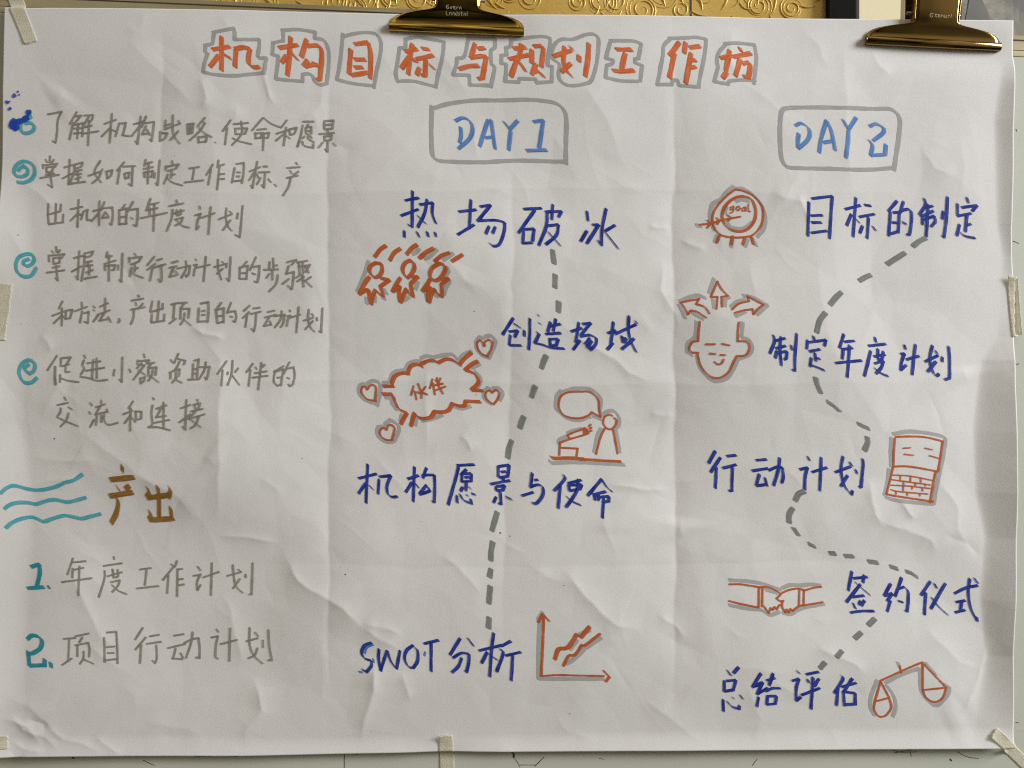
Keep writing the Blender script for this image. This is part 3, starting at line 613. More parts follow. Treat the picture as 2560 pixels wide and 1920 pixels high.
# the folds the sheet was carried in (valleys and ridges), then the creases one by one
for pts, amp, w in [
    ([822, -20, 820, 500, 822, 1000, 818, 1900], -6.0, 55), ([1690, -20, 1684, 600, 1690, 1200, 1684, 1900], -7.5, 60),
    ([1283, 250, 1280, 900, 1262, 1300, 1256, 1700], -3.0, 40), ([0, 962, 800, 948, 1680, 962, 2530, 950], 1.6, 26),
    ([0, 470, 700, 486, 1500, 470, 2530, 492], 1.3, 24), ([400, 1404, 1200, 1420, 2000, 1400, 2530, 1412], -1.4, 26),
    ([478, 815, 555, 900, 552, 1100, 545, 1340], 4.6, 46), ([1072, 880, 1066, 1010, 1064, 1150], 3.2, 30),
    ([410, 20, 398, 300, 410, 520], -3.0, 40), ([2120, 60, 2112, 300, 2125, 520], 2.2, 45),
    ([300, 80, 420, 200, 500, 290], 2.6, 44), ([330, 60, 470, 150, 590, 270], -2.2, 50), ([365, 20, 350, 75, 305, 82], 2.5, 16),
    ([500, 190, 515, 250, 503, 285], 2.4, 16), ([668, 125, 662, 185, 672, 240, 692, 268], 2.2, 7), ([545, 25, 590, 90, 640, 120], 3.0, 24),
    ([472, 810, 505, 833, 540, 838, 568, 850], 3.0, 12), ([40, 452, 90, 478, 145, 530], 3.4, 22), ([95, 835, 118, 850, 130, 880], 3.0, 16),
    ([538, 1342, 620, 1344, 689, 1353, 706, 1365], 2.6, 12), ([700, 1358, 741, 1452, 775, 1475, 856, 1515, 903, 1562, 915, 1600], 5.8, 30),
    ([905, 1560, 960, 1566, 1012, 1590], 2.5, 14), ([900, 1560, 960, 1600, 1005, 1625], 3.2, 22),
    ([170, 1400, 205, 1490, 225, 1540, 250, 1590, 300, 1640], 4.2, 44), ([545, 1470, 572, 1530, 580, 1590, 610, 1680], 3.8, 42),
    ([630, 1690, 650, 1755, 654, 1782, 613, 1828, 607, 1872], 6.0, 24), ([938, 1640, 931, 1730, 903, 1828, 908, 1866], 8.0, 30),
    ([998, 1670, 1007, 1706, 1030, 1760], 2.6, 16), ([160, 1072, 220, 1085, 330, 1180, 450, 1240, 520, 1330], 3.8, 48),
    ([20, 1230, 120, 1200, 215, 1196], 2.4, 18), ([60, 1140, 200, 1155, 260, 1148], 2.0, 14),
    ([1395, 790, 1412, 818, 1445, 843, 1530, 892, 1570, 932, 1610, 948, 1665, 957], 3.6, 22),
    ([1145, 1090, 1165, 1100, 1182, 1130], 2.2, 9), ([1620, 558, 1650, 570, 1684, 566], 2.0, 10), ([1700, 603, 1730, 612, 1765, 624], 2.0, 10),
    ([1662, 640, 1650, 725, 1688, 778, 1700, 830], 3.2, 20), ([1000, 100, 1110, 150, 1180, 260], 2.0, 40),
    ([1505, 1209, 1560, 1216, 1600, 1225, 1684, 1230], 2.2, 10), ([1620, 1030, 1660, 1040, 1690, 1036], 1.6, 10),
    ([2165, 1190, 2180, 1285, 2207, 1320], 4.0, 24), ([2180, 1300, 2260, 1320, 2330, 1350, 2350, 1400], 4.2, 26), ([2245, 1250, 2262, 1268, 2290, 1300], 3.0, 12),
    ([2330, 1180, 2390, 1260, 2400, 1330, 2440, 1400], 3.6, 30), ([2360, 1340, 2420, 1360, 2455, 1400], -3.0, 18),
    ([1385, 1412, 1420, 1440, 1500, 1530, 1540, 1565, 1610, 1580], 4.4, 36), ([1100, 1380, 1150, 1420, 1215, 1490], 2.6, 22),
    ([1640, 1530, 1690, 1560, 1720, 1600], 2.6, 16), ([1860, 1700, 1900, 1800, 1880, 1870], 3.0, 40),
    ([2040, 1600, 2060, 1625, 2140, 1660, 2170, 1690], 3.2, 20), ([1990, 480, 2010, 520, 2035, 560], 2.4, 14), ([1920, 480, 1990, 500, 2022, 512], 3.0, 22),
    ([2300, 360, 2330, 420, 2390, 450], 2.6, 24), ([2180, 110, 2200, 160, 2235, 190], 3.4, 18), ([2000, 60, 2050, 110, 2075, 180], 2.8, 26),
    ([1830, 60, 1825, 140, 1850, 200], 4.0, 40), ([1600, 1740, 1690, 1800, 1770, 1870], 3.4, 34), ([1380, 1780, 1420, 1830, 1500, 1850], 2.4, 24),
    ([2310, 1560, 2400, 1660, 2470, 1680], 3.0, 28), ([2400, 1800, 2445, 1700, 2478, 1590], 3.0, 12), ([740, 330, 800, 260, 815, 160], 2.0, 24),
    ([0, 1790, 40, 1800, 70, 1815, 112, 1865], 5.5, 13), ([22, 1776, 60, 1822, 118, 1842, 160, 1888], 5.5, 12), ([28, 1846, 62, 1868, 120, 1880], 5.0, 11),
    ([60, 1790, 105, 1806, 115, 1835], -5.0, 12), ([110, 1800, 160, 1850, 205, 1860, 262, 1884], 5.0, 13), ([230, 1836, 262, 1860, 312, 1886], 4.4, 13),
    ([10, 1740, 70, 1760, 150, 1830], 4.0, 24), ([350, 1800, 460, 1825, 520, 1850], 3.0, 26), ([30, 1868, 40, 1885, 70, 1891], -3.0, 8),
    ([120, 900, 150, 960, 100, 1050], 3.0, 34), ([12, 560, 60, 640, 50, 700], 3.5, 30), ([1440, 180, 1520, 300, 1560, 420], 2.4, 50),
]:
    crease(pts, amp * (1.0 if w > 30 else 0.8), w)
for k in range(170):
    cx, cy = rnd.uniform(20, 2500), rnd.uniform(40, 1860)
    a = rnd.choice([rnd.gauss(0.9, 0.35), rnd.uniform(0, 6.28)])
    L = rnd.uniform(50, 240)
    b = a + rnd.gauss(0, 0.35)
    p = [cx, cy, cx + L * math.cos(a) * .5, cy + L * math.sin(a) * .5]
    p += [p[2] + L * math.cos(b) * .5, p[3] + L * math.sin(b) * .5]
    w = rnd.choice([rnd.uniform(4, 9), rnd.uniform(7, 16), rnd.uniform(20, 55)])
    crease(p, rnd.choice([1, 1, -1]) * w * rnd.uniform(0.025, 0.075), w, taper=0.45)

ed = np.minimum(np.minimum(PX, 2540 - PX), np.minimum(PY - 30, 1880 - PY))
ef = 0.45 + 0.55 * sstep(ed / 220)
H = 11 + (H - 11) * ef

# edges lift off the board between the tapes
xb = np.interp(GY, [0, 150, 300, 560, 640, 840, 900, 1080, 1230, 1345, 1500, 1640, 1760, 1900],
               [2540, 2500, 2476, 2486, 2500, 2490, 2452, 2432, 2432, 2456, 2450, 2466, 2440, 2420])[:, None]
pin = (1 - np.exp(-((GY - 765) / 110) ** 2) * 0.85)[:, None] * sstep((1930 - GY[:, None]) / 300) * sstep((GY[:, None] - 110) / 120)
t = np.maximum(PX - xb + 8 * vnoise(260, 43), 0)
H += 0.30 * (np.sqrt(t * t + 160) - 12.6) * pin
t = np.maximum(70 + 22 * vnoise(330, 41) - PX, 0)
H += 0.17 * (np.sqrt(t * t + 900) - 30) * sstep((GY[:, None] - 380) / 200) * (1 - 0.7 * np.exp(-((GY[:, None] - 775) / 90) ** 2))
yb = np.interp(GX, [0, 600, 1100, 1280, 2500], [1890, 1889, 1879.5, 1879, 1869.6])[None, :]
t = np.maximum(PY - (yb - 46 + 16 * vnoise(420, 31)), 0)
H += 0.24 * (np.sqrt(t * t + 500) - 22.4) * (1 - 0.75 * np.exp(-((PX - 1115) / 80) ** 2))
# pressed flat under the clips
for cx, cy in ((1142, 80), (2333, 116)):
    k = np.exp(-((PX - cx) / 175) ** 4 - ((PY - cy) / 45) ** 2)
    H = H * (1 - k) + 6.0 * k
H = 3.5 + np.logaddexp(0, (H - 3.5) / 2.0) * 2.0

def hs(x, y):
    fx = np.clip((np.asarray(x, float) - X0) / ST, 0, len(GX) - 1.001)
    fy = np.clip((np.asarray(y, float) - Y0) / ST, 0, len(GY) - 1.001)
    ix, iy = fx.astype(int), fy.astype(int)
    tx, ty = fx - ix, fy - iy
    return (H[iy, ix] * (1 - tx) + H[iy, ix + 1] * tx) * (1 - ty) + (H[iy + 1, ix] * (1 - tx) + H[iy + 1, ix + 1] * tx) * ty

# ------------------------------------------------------------------ wall, framed painting, whiteboard
def box(name, x0, y0, x1, y1, h0, h1, mat, parent=None, ang=0.0, piv=None, bevel=0.0):
    cx, cy = piv or ((x0 + x1) / 2, (y0 + y1) / 2)
    c, s = math.cos(ang), math.sin(ang)
    def r(x, y):
        return cx + (x - cx) * c - (y - cy) * s, cy + (x - cx) * s + (y - cy) * c
    v = []
    for h in (h0, h1):
        for x, y in ((x0, y0), (x1, y0), (x1, y1), (x0, y1)):
            v.append(W(*r(x, y), h))
    f = [(0, 1, 2, 3), (7, 6, 5, 4), (4, 5, 1, 0), (5, 6, 2, 1), (6, 7, 3, 2), (7, 4, 0, 3)]
    o = add_mesh(name, v, f, mat, parent, smooth=False)
    if bevel:
        md = o.modifiers.new('bevel', 'BEVEL'); md.width = bevel * S; md.segments = 3
    return o

WALL = -250.0
def back(x, y, h=WALL):
    k = (D + 16 - h) / D
    return 1280 + (x - 1280) * k, 960 + (y - 960) * k

M_gold = mottled('gold_wallpaper', (0.64, 0.43, 0.10), (0.75, 0.53, 0.155), 14.0, 0.30, 0.25, bump=0.25, bscale=260.0)
M_board = mottled('whiteboard_enamel', (0.53, 0.56, 0.48), (0.60, 0.625, 0.55), 2.2, 0.38, bump=0.0, detail=6)
M_alu = mottled('aluminium', (0.42, 0.40, 0.33), (0.60, 0.58, 0.50), 6.0, 0.36, 0.75, stretch=(1, 1, 30))
M_rail = mottled('rail_gold_reflection', (0.34, 0.29, 0.16), (0.47, 0.41, 0.26), 5.0, 0.42, 0.35, stretch=(1, 1, 20))  # aluminium rail, with the gold wall's reflection put into its olive colour
M_dark = mottled('black_lacquer', (0.005, 0.004, 0.004), (0.010, 0.009, 0.008), 5, 0.8, spec=0.1)
M_mat = mottled('cream_mat_board', (0.84, 0.77, 0.50), (0.90, 0.83, 0.58), 9, 0.9)
M_groove = mottled('dark_groove', (0.03, 0.025, 0.02), (0.06, 0.05, 0.04), 6, 0.7)

wall = box('wall', -900, -900, 3700, 2900, WALL - 60, WALL, M_gold)
wall['kind'] = 'structure'

def tube_ridge(vs, fs, pts, r, hz):
    """half-round raised ridge along pts"""
    n0 = len(vs)
    for i, (x, y) in enumerate(pts):
        a = pts[max(0, i - 1)]; b = pts[min(len(pts) - 1, i + 1)]
        dx, dy = b[0] - a[0], b[1] - a[1]; L = math.hypot(dx, dy) or 1
        nx, ny = -dy / L, dx / L
        rr = r * (0.35 + 0.65 * math.sin(math.pi * (i + 0.5) / len(pts)))
        for k in range(5):
            an = math.pi * k / 4
            vs.append(W(x + nx * rr * math.cos(an), y + ny * rr * math.cos(an), hz - 0.6 + 1.3 * rr * math.sin(an)))
    for i in range(len(pts) - 1):
        for k in range(4):
            a = n0 + i * 5 + k
            fs.append((a, a + 5, a + 6, a + 1))
vs, fs = [], []
for k in range(30):
    cx0, cy0 = 560 + k * 52 + rnd.uniform(-18, 18), rnd.choice([-20, 0, 18, -42]) + rnd.uniform(-8, 8)
    sgn = rnd.choice([1, -1]); ph = rnd.uniform(0, 6.28); R = rnd.uniform(20, 38)
    for off in (0, 7):
        sp = []
        for i in range(40):
            t_ = i / 39.0
            rr = 3 + (R + off) * t_ ** 0.8
            an = ph + sgn * (2.1 - off * 0.02) * 2 * math.pi * t_
            sp.append(back(cx0 + rr * math.cos(an), cy0 + rr * math.sin(an)))
        if off == 0 or rnd.random() < 0.7:
            tube_ridge(vs, fs, sp if off == 0 else sp[20:], 2.6, WALL)
    for j in range(3):
        a0 = rnd.uniform(0, 6.28); rr0 = R + rnd.uniform(16, 40)
        tube_ridge(vs, fs, [back(cx0 + rr0 * math.cos(a0 + .09 * i), cy0 + rr0 * math.sin(a0 + .09 * i)) for i in range(10)], 3.2, WALL)
sw = add_mesh('wall_relief', vs, fs, M_gold, wall)
x_, y_ = back(1727, 0)
box('wall_seam', x_ - 2.4, -600, x_ + 2.4, 1200, WALL - 3, WALL + 1.2, M_groove, wall)

pic = thing('framed_painting', 'dark framed painting with a cream mat, hung behind the top of the whiteboard', 'painting')
xa, ya = back(2062, 0); xc, _ = back(2134, 0); xd, _ = back(2400, 0)
box('frame', xa, -620, xc, 640, WALL + 2, WALL + 26, M_dark, pic, bevel=5)
box('frame', xc, -620, 3700, -560, WALL + 2, WALL + 24, M_dark, pic)
box('frame_lip', xc - 3, -600, xc + 9, 640, WALL + 2, WALL + 18, M_groove, pic)
box('mat_board', xc, -560, xd, 640, WALL + 2, WALL + 6, M_mat, pic)
mp_, nt, b = new_mat('ink_landscape')
tco = nt.nodes.new('ShaderNodeTexCoord')
n1 = N(nt, 'ShaderNodeTexNoise', Scale=9.0, Detail=9.0, Roughness=0.7, Distortion=1.4)
nt.links.new(tco.outputs['Object'], n1.inputs['Vector'])
rp = nt.nodes.new('ShaderNodeValToRGB')
e = rp.color_ramp.elements
e[0].position = 0.40; e[0].color = (0.10, 0.10, 0.085, 1)
e[1].position = 0.60; e[1].color = (0.40, 0.39, 0.30, 1)
q = e.new(0.5); q.color = (0.24, 0.235, 0.18, 1)
nt.links.new(n1.outputs['Fac'], rp.inputs['Fac']); nt.links.new(rp.outputs['Color'], b.inputs['Base Color'])
b.inputs['Roughness'].default_value = 0.5
box('canvas', xd, -560, 3700, 640, WALL + 2, WALL + 9, mp_, pic)
M_peak = mottled('grey_wash', (0.10, 0.10, 0.09), (0.16, 0.16, 0.145), 12, 0.6)
def flat_poly(name, pts, h, mat, parent, thick=1.0):
    v = [W(*back(x, y, h), h) for x, y in pts] + [W(*back(x, y, h), h - thick) for x, y in pts]
    n = len(pts)
    f = [tuple(range(n))[::-1], tuple(range(n, 2 * n))] + [(i, (i + 1) % n, n + (i + 1) % n, n + i) for i in range(n)]
    return add_mesh(name, v, f, mat, parent, smooth=False)
flat_poly('painted_peak', [(2404, 160), (2412, 60), (2420, 18), (2428, -30), (2448, -40), (2456, 0), (2470, 28), (2476, 60), (2486, 160)], WALL + 10.5, M_peak, pic)

TILT = math.atan(0.0435)
board = thing('whiteboard', 'greyish white flip board with scratched enamel and an aluminium top rail, behind the paper poster', 'whiteboard')
PIV = (1280.0, 27.0)
box('panel', -500, 27 + 54, 3300, 2500, -34, 0, M_board, board, TILT, PIV)
box('top_rail', -500, 27, 3300, 27 + 12, -40, 1.6, M_rail, board, TILT, PIV, bevel=1.5)
box('top_rail', -500, 27 + 12, 3300, 27 + 38, -38, 0.2, M_rail, board, TILT, PIV, bevel=1.2)
box('top_rail', -500, 27 + 38, 3300, 27 + 54, -36, 1.2, M_rail, board, TILT, PIV, bevel=2)
box('rail_groove', -500, 27 + 11.2, 3300, 27 + 14.2, -36, 0.5, M_groove, board, TILT, PIV)
box('rail_groove', -500, 27 + 36.6, 3300, 27 + 38.6, -36, 0.5, M_groove, board, TILT, PIV)

# ------------------------------------------------------------------ pen strokes
def smooth_path(P, step=3.2):
    P = [np.array(p, float) for p in P]
    if len(P) == 1:
        P = [P[0], P[0] + np.array([1.5, 1.0])]
    segs, cur = [], [P[0]]
    for i in range(1, len(P) - 1):
        cur.append(P[i])
        a, b = P[i] - P[i - 1], P[i + 1] - P[i]
        c = np.dot(a, b) / (np.linalg.norm(a) * np.linalg.norm(b) + 1e-9)
        if c < 0.42:
            segs.append(cur); cur = [P[i]]
    cur.append(P[-1]); segs.append(cur)
    out = []
    for sg in segs:
        n = len(sg); pts = []
        for i in range(n - 1):
            p0 = sg[i - 1] if i > 0 else 2 * sg[0] - sg[1]
            p1, p2 = sg[i], sg[i + 1]
            p3 = sg[i + 2] if i + 2 < n else 2 * sg[-1] - sg[-2]
            L = np.linalg.norm(p2 - p1)
            m = max(2, int(L / step))
            for k in range(m):
                t = k / m
                pts.append(0.5 * ((2 * p1) + (-p0 + p2) * t + (2 * p0 - 5 * p1 + 4 * p2 - p3) * t * t + (-p0 + 3 * p1 - 3 * p2 + p3) * t ** 3))
        pts.append(sg[-1])
        out.append(np.array(pts))
    return out

class Strokes:
    def __init__(self):
        self.v, self.f, self.a, self.n, self.k = [], [], [], 0, 0
    def add(self, P, pen, lift):
        nx_, ny_, th, _ = PENS[pen]
        nib = np.array([nx_, ny_])
        for pts in smooth_path(P):
            d = np.gradient(pts, axis=0)
            d /= (np.linalg.norm(d, axis=1)[:, None] + 1e-9)
            pts = np.vstack([pts[0] - d[0] * th * .5, pts[0] - d[0] * th * .22, pts, pts[-1] + d[-1] * th * .22, pts[-1] + d[-1] * th * .5])
            d = np.vstack([d[0], d[0], d, d[-1], d[-1]])
            nn = np.stack([-d[:, 1], d[:, 0]], 1)
            sg = np.sign(nn @ nib); sg[sg == 0] = 1
            half = nib[None] * .5 * sg[:, None] + nn * th * .5
            m = len(pts)
            s = np.concatenate([[0], np.cumsum(np.linalg.norm(np.diff(pts, axis=0), axis=1))])
            pr = 1 + 0.05 * np.sin(s / 14 + rnd.uniform(0, 6)) + 0.04 * np.sin(s / 5.5 + rnd.uniform(0, 6))
            pr[0] *= 0.80; pr[-1] *= 0.78
            half = half * pr[:, None]
            self.k += 1
            seed = rnd.uniform(0, 60)
            lf = lift + 0.010 * (self.k % 60)
            rows = []
            for fr in (-1, -.45, .0, .45, 1):
                q = pts + half * fr
                if abs(fr) == 1:
                    q = q + np.stack([-d[:, 1], d[:, 0]], 1) * (rng.rand(m) - .5)[:, None] * 0.5
                h = hs(q[:, 0], q[:, 1]) + lf + 0.05 * s / (s[-1] + 1)
                rows.append(np.stack([(q[:, 0] - 1280) * S, -h * S, (960 - q[:, 1]) * S], 1))
                self.a.append(np.stack([s, np.full(m, fr), np.full(m, seed)], 1))
            self.v += rows
            for c in range(4):
                i = np.arange(m - 1)
                A = self.n + c * m + i
                self.f.append(np.stack([A, A + 1, A + m + 1, A + m], 1))
            self.n += 5 * m
    def disc(self, x, y, r, lift):
        seed = rnd.uniform(0, 60); self.k += 1
        nr, na = 4, 22
        lf = lift + 0.010 * (self.k % 60)
        rows, at = [], []
        ph = rnd.uniform(0, 6)
        for j in range(nr + 1):
            an = np.linspace(0, 2 * np.pi, na)
            rr = r * (j + .02) / nr * (1 + .08 * np.sin(3 * an + ph) + .05 * np.sin(5 * an + 2 * ph))
            q = np.stack([x + rr * np.cos(an), y + rr * np.sin(an)], 1)
            h = hs(q[:, 0], q[:, 1]) + lf
            rows.append(np.stack([(q[:, 0] - 1280) * S, -h * S, (960 - q[:, 1]) * S], 1))
            at.append(np.stack([r * np.cos(an), np.full(na, j / nr), np.full(na, seed)], 1))
        self.v += rows; self.a += at
        for c in range(nr):
            i = np.arange(na - 1); A = self.n + c * na + i
            self.f.append(np.stack([A, A + na, A + na + 1, A + 1], 1))
        self.n += (nr + 1) * na
    def build(self, name, inkname, parent):
        V = np.vstack(self.v); F = np.vstack(self.f); A = np.vstack(self.a)
        # make every quad face the viewer
        a, b, c = V[F[:, 0]], V[F[:, 1]], V[F[:, 2]]
        nrm = np.cross(b - a, c - a)
        flip = nrm[:, 1] > 0
        F[flip] = F[flip][:, ::-1]
        return add_mesh(name, V, F, INK[inkname], parent, attrs=A)

blocks = {}
order = []
key = None
lines_of = {}
for line in DATA.strip().splitlines():
    if line.startswith('#'):
        _, nm, bx, by, sc, pen = line.split()
        key = (float(bx), float(by), float(sc), pen, nm)
        if nm not in blocks:
            blocks[nm] = []; order.append(nm)
        continue
    if not line[0].isdigit() or not line.split('/')[0].split()[0].isdigit() or len(line.split('/')[0].split()) % 2:
        line = line.split(None, 1)[1]
    bx, by, sc, pen, nm = key
    lines_of.setdefault(nm, []).append([])
    for st in line.split('/'):
        n = [float(q) for q in st.split()]
        assert len(n) % 2 == 0, (nm, st)
        blocks[nm].append((pen, [(bx + n[i] / sc, by + n[i + 1] / sc) for i in range(0, len(n), 2)]))
        lines_of[nm][-1].append(blocks[nm][-1])

# ------------------------------------------------------------------ the poster
poster = thing('poster', 'large crumpled white paper workshop poster with handwritten Chinese lettering and orange marker sketches', 'poster')
NU, NV = 900, 680
u = np.linspace(0, 1, NU)[None, :]; v = np.linspace(0, 1, NV)[:, None]
yy = v * 1875 + 20
xl = np.interp(yy, [17, 220, 450, 700, 1100, 1890], [8, 2, 1, -5, -8, -8])
xr = np.interp(yy, [50, 110, 150, 400, 650, 850, 1050, 1290, 1500, 1810, 1870], [2535, 2533, 2536.5, 2536, 2531, 2534, 2538, 2542, 2541, 2536, 2534])
xr = xr - 9.0 * np.clip(np.interp(yy, [60, 140, 300, 560, 680, 840, 960, 1640, 1800, 1880], [0, 0, 1, 1, .2, .2, 1, 1.2, .6, .2]), 0, 2)
gx = xl + (xr - xl) * u
yt = np.interp(gx, [8, 600, 1000, 1325, 2200, 2535], [17, 25, 33, 35.5, 45.5, 50])
yo = np.interp(gx, [0, 600, 1100, 1280, 2500, 2540], [1890, 1889, 1879.5, 1879, 1869.6, 1868])
gy = yt + (yo - yt) * v
gh = hs(gx, gy)
V = np.stack([(gx - 1280) * S, -gh * S, (960 - gy) * S], -1).reshape(-1, 3)
j, i = np.meshgrid(np.arange(NV - 1), np.arange(NU - 1), indexing='ij')
a = (j * NU + i).ravel()
F = np.stack([a, a + NU, a + NU + 1, a + 1], 1)
sheet = add_mesh('sheet', V, F, M_paper, poster)
md = sheet.modifiers.new('thickness', 'SOLIDIFY'); md.thickness = 0.0002; md.offset = -1

PART = {   # block -> (part name, label)
    'goal_line_one': ('text_line', None), 'goal_line_two': ('text_line', None), 'goal_line_three': ('text_line', None),
    'goal_line_four': ('text_line', None), 'goal_line_five': ('text_line', None), 'goal_line_six': ('text_line', None),
    'goal_line_seven': ('text_line', None), 'output_line_one': ('text_line', None), 'output_line_two': ('text_line', None),
    'output_heading': ('subheading', 'ochre two character subheading'),
    'day_one_text': ('day_title', 'light blue words DAY 1'), 'day_two_text': ('day_title', 'light blue words DAY 2'),
    'topic_icebreaker': ('topic_line', None), 'topic_field': ('topic_line', None), 'topic_vision': ('topic_line', None), 'topic_swot': ('topic_line', None),
    'topic_goal': ('topic_line', None), 'topic_plan': ('topic_line', None), 'topic_action': ('topic_line', None), 'topic_signing': ('topic_line', None), 'topic_review': ('topic_line', None),
    'people_sketch': ('sketch', 'orange sketch of three cheering people'), 'cloud_sketch': ('sketch', 'orange sketch of a cloud with four hearts'),
    'speaker_sketch': ('sketch', 'orange sketch of a speaker at a desk with microphone'), 'chart_sketch': ('sketch', 'orange sketch of a rising line chart'),
    'target_sketch': ('sketch', 'orange sketch of a target with an arrow'), 'head_sketch': ('sketch', 'orange sketch of a smiling head with three arrows'),
    'laptop_sketch': ('sketch', 'orange sketch of a laptop'), 'handshake_sketch': ('sketch', 'orange sketch of a handshake'),
    'scales_sketch': ('sketch', 'orange sketch of a tilted pair of scales'),
    'bullet_spiral_one': ('bullet', None), 'bullet_spiral_two': ('bullet', None), 'bullet_spiral_three': ('bullet', None), 'bullet_spiral_four': ('bullet', None),
}
SUB = {    # block -> (sub-part name, the block whose part carries it, lift)
    'day_one_frame': ('border', 'day_one_text', 0.30), 'day_two_frame': ('border', 'day_two_text', 0.30),
    'people_sketch_shadow': ('drop_shadow', 'people_sketch', 0.30), 'cloud_sketch_shadow': ('drop_shadow', 'cloud_sketch', 0.30),
    'speaker_sketch_shadow': ('drop_shadow', 'speaker_sketch', 0.30), 'chart_sketch_shadow': ('drop_shadow', 'chart_sketch', 0.30),
    'target_sketch_shadow': ('drop_shadow', 'target_sketch', 0.30), 'head_sketch_shadow': ('drop_shadow', 'head_sketch', 0.30),
    'laptop_sketch_shadow': ('drop_shadow', 'laptop_sketch', 0.30), 'handshake_sketch_shadow': ('drop_shadow', 'handshake_sketch', 0.30),
    'scales_sketch_shadow': ('drop_shadow', 'scales_sketch', 0.30),
    'partner_text': ('caption', 'cloud_sketch', 1.0), 'target_text': ('caption', 'target_sketch', 1.0), 'topic_swot_underlay': ('underlay', 'topic_swot', 0.30),
}
made = {}
def one(name, entries, parent, lift=1.0):
    s = Strokes()
    for pen, P in entries:
        s.add(P, pen, lift)
    return s.build(name, PENS[entries[0][0]][3], parent)
for ch, ol in zip(lines_of['heading_text'], lines_of['heading_outline']):      # ten orange characters, each inside its grey outline
    c_ = one('heading_character', ch, poster)
    one('outline', ol, c_, 0.3)
for ln in lines_of['numeral']:
    one('numeral', ln, poster)
for st in blocks['wave_lines']:
    one('wavy_line', [st], poster)
for nm in ('dashed_path', 'dashed_path_two'):
    pth = bpy.data.objects.new('dashed_path', None)
    COL.objects.link(pth); pth.parent = poster
    for st in blocks[nm]:
        one('dash', [st], pth)
for nm in order:
    if nm in PART:
        s = Strokes()
        for pen, P in blocks[nm]:
            s.add(P, pen, 1.0)
        o = s.build(PART[nm][0], PENS[blocks[nm][0][0]][3], poster)
        if PART[nm][1]:
            o['label'] = PART[nm][1]
        made[nm] = o
for nm, (sn, host, lift) in SUB.items():
    if sn == 'underlay':
        for st in blocks[nm]:
            one(sn, [st], made[host], lift)
        continue
    s = Strokes()
    for pen, P in blocks[nm]:
        s.add(P, pen, lift)
    s.build(sn, PENS[blocks[nm][0][0]][3], made[host])
# ink spatter over the first bullet, and stray specks of ink
s = Strokes()
for x, y, r in [(69, 279, 7.5), (60, 296, 8.5), (52, 300, 7), (46, 302, 8), (34, 306, 12.5), (30, 312, 10), (38, 318, 8), (64, 293, 7), (25, 309, 6),
                (33, 237, 5.2), (42, 227, 2.8), (45, 235, 2.4), (16, 254, 4.0), (21, 252, 2.4), (12, 251, 2.2), (22, 270, 4.4)]:
    s.disc(x, y, r, 1.7)
s.build('ink_spatter', 'spatter', poster)
for x, y, r in [(47, 588, 2.0), (51, 810, 1.3), (1186, 778, 1.8), (864, 1436, 2.4), (1251, 1332, 3.0), (1275, 1340, 2.2), (1424, 1784, 1.8), (438, 390, 1.2),
                (134, 1097, 2.6), (1051, 1304, 1.0), (755, 1146, 1.5), (1190, 987, 1.6), (852, 1417, 1.2), (1410, 1461, 1.6)]:
    s = Strokes(); s.disc(x, y, r * 0.65, 0.6); s.build('ink_speck', 'speck', poster)

# pen scratches on the enamel of the board
Hk = H.copy(); H[:] = 0.0
PENS['scratch'] = (0.5, 0.5, 0.9, 'speck'); PENS['scratchbold'] = (1.5, 1.5, 3.2, 'speck')
for pen, P in [('scratchbold', [(168, 1889), (172, 1897), (176, 1902)]), ('scratch', [(352, 1907), (366, 1914), (382, 1921)]),
               ('scratchbold', [(1281, 1888), (1285, 1893), (1284, 1899)]), ('scratch', [(1284, 1898), (1292, 1909), (1300, 1924)]),
               ('scratch', [(1300, 1919), (1340, 1919)]), ('scratch', [(1338, 1922), (1350, 1910), (1361, 1899)]),
               ('scratch', [(1886, 1920), (1892, 1911), (1898, 1904)]), ('scratch', [(2238, 1882), (2262, 1887), (2300, 1886)]),
               ('scratch', [(2242, 1889), (2268, 1884), (2290, 1880)]), ('scratch', [(2280, 1876), (2283, 1890), (2286, 1898)]),
               ('scratchbold', [(2384, 1905), (2386, 1908)]), ('scratch', [(2402, 1886), (2425, 1898), (2455, 1903)]),
               ('scratchbold', [(2374, 1872), (2386, 1873)]), ('scratch', [(858, 1884), (858, 1930)]), ('scratch', [(2549, 318), (2551, 324)]),
               ('scratch', [(2546, 905), (2552, 912), (2556, 908)]), ('scratch', [(2542, 600), (2556, 606)]), ('scratch', [(2548, 1812), (2557, 1813)]),
               ('scratch', [(880, 1890), (892, 1892)]), ('scratch', [(1500, 1902), (1512, 1905)]), ('scratch', [(480, 1899), (540, 1896), (590, 1898)])]:
    bs = Strokes(); bs.add(P, pen, 0.5); bs.build('pen_mark', 'speck', board)
H[:] = Hk

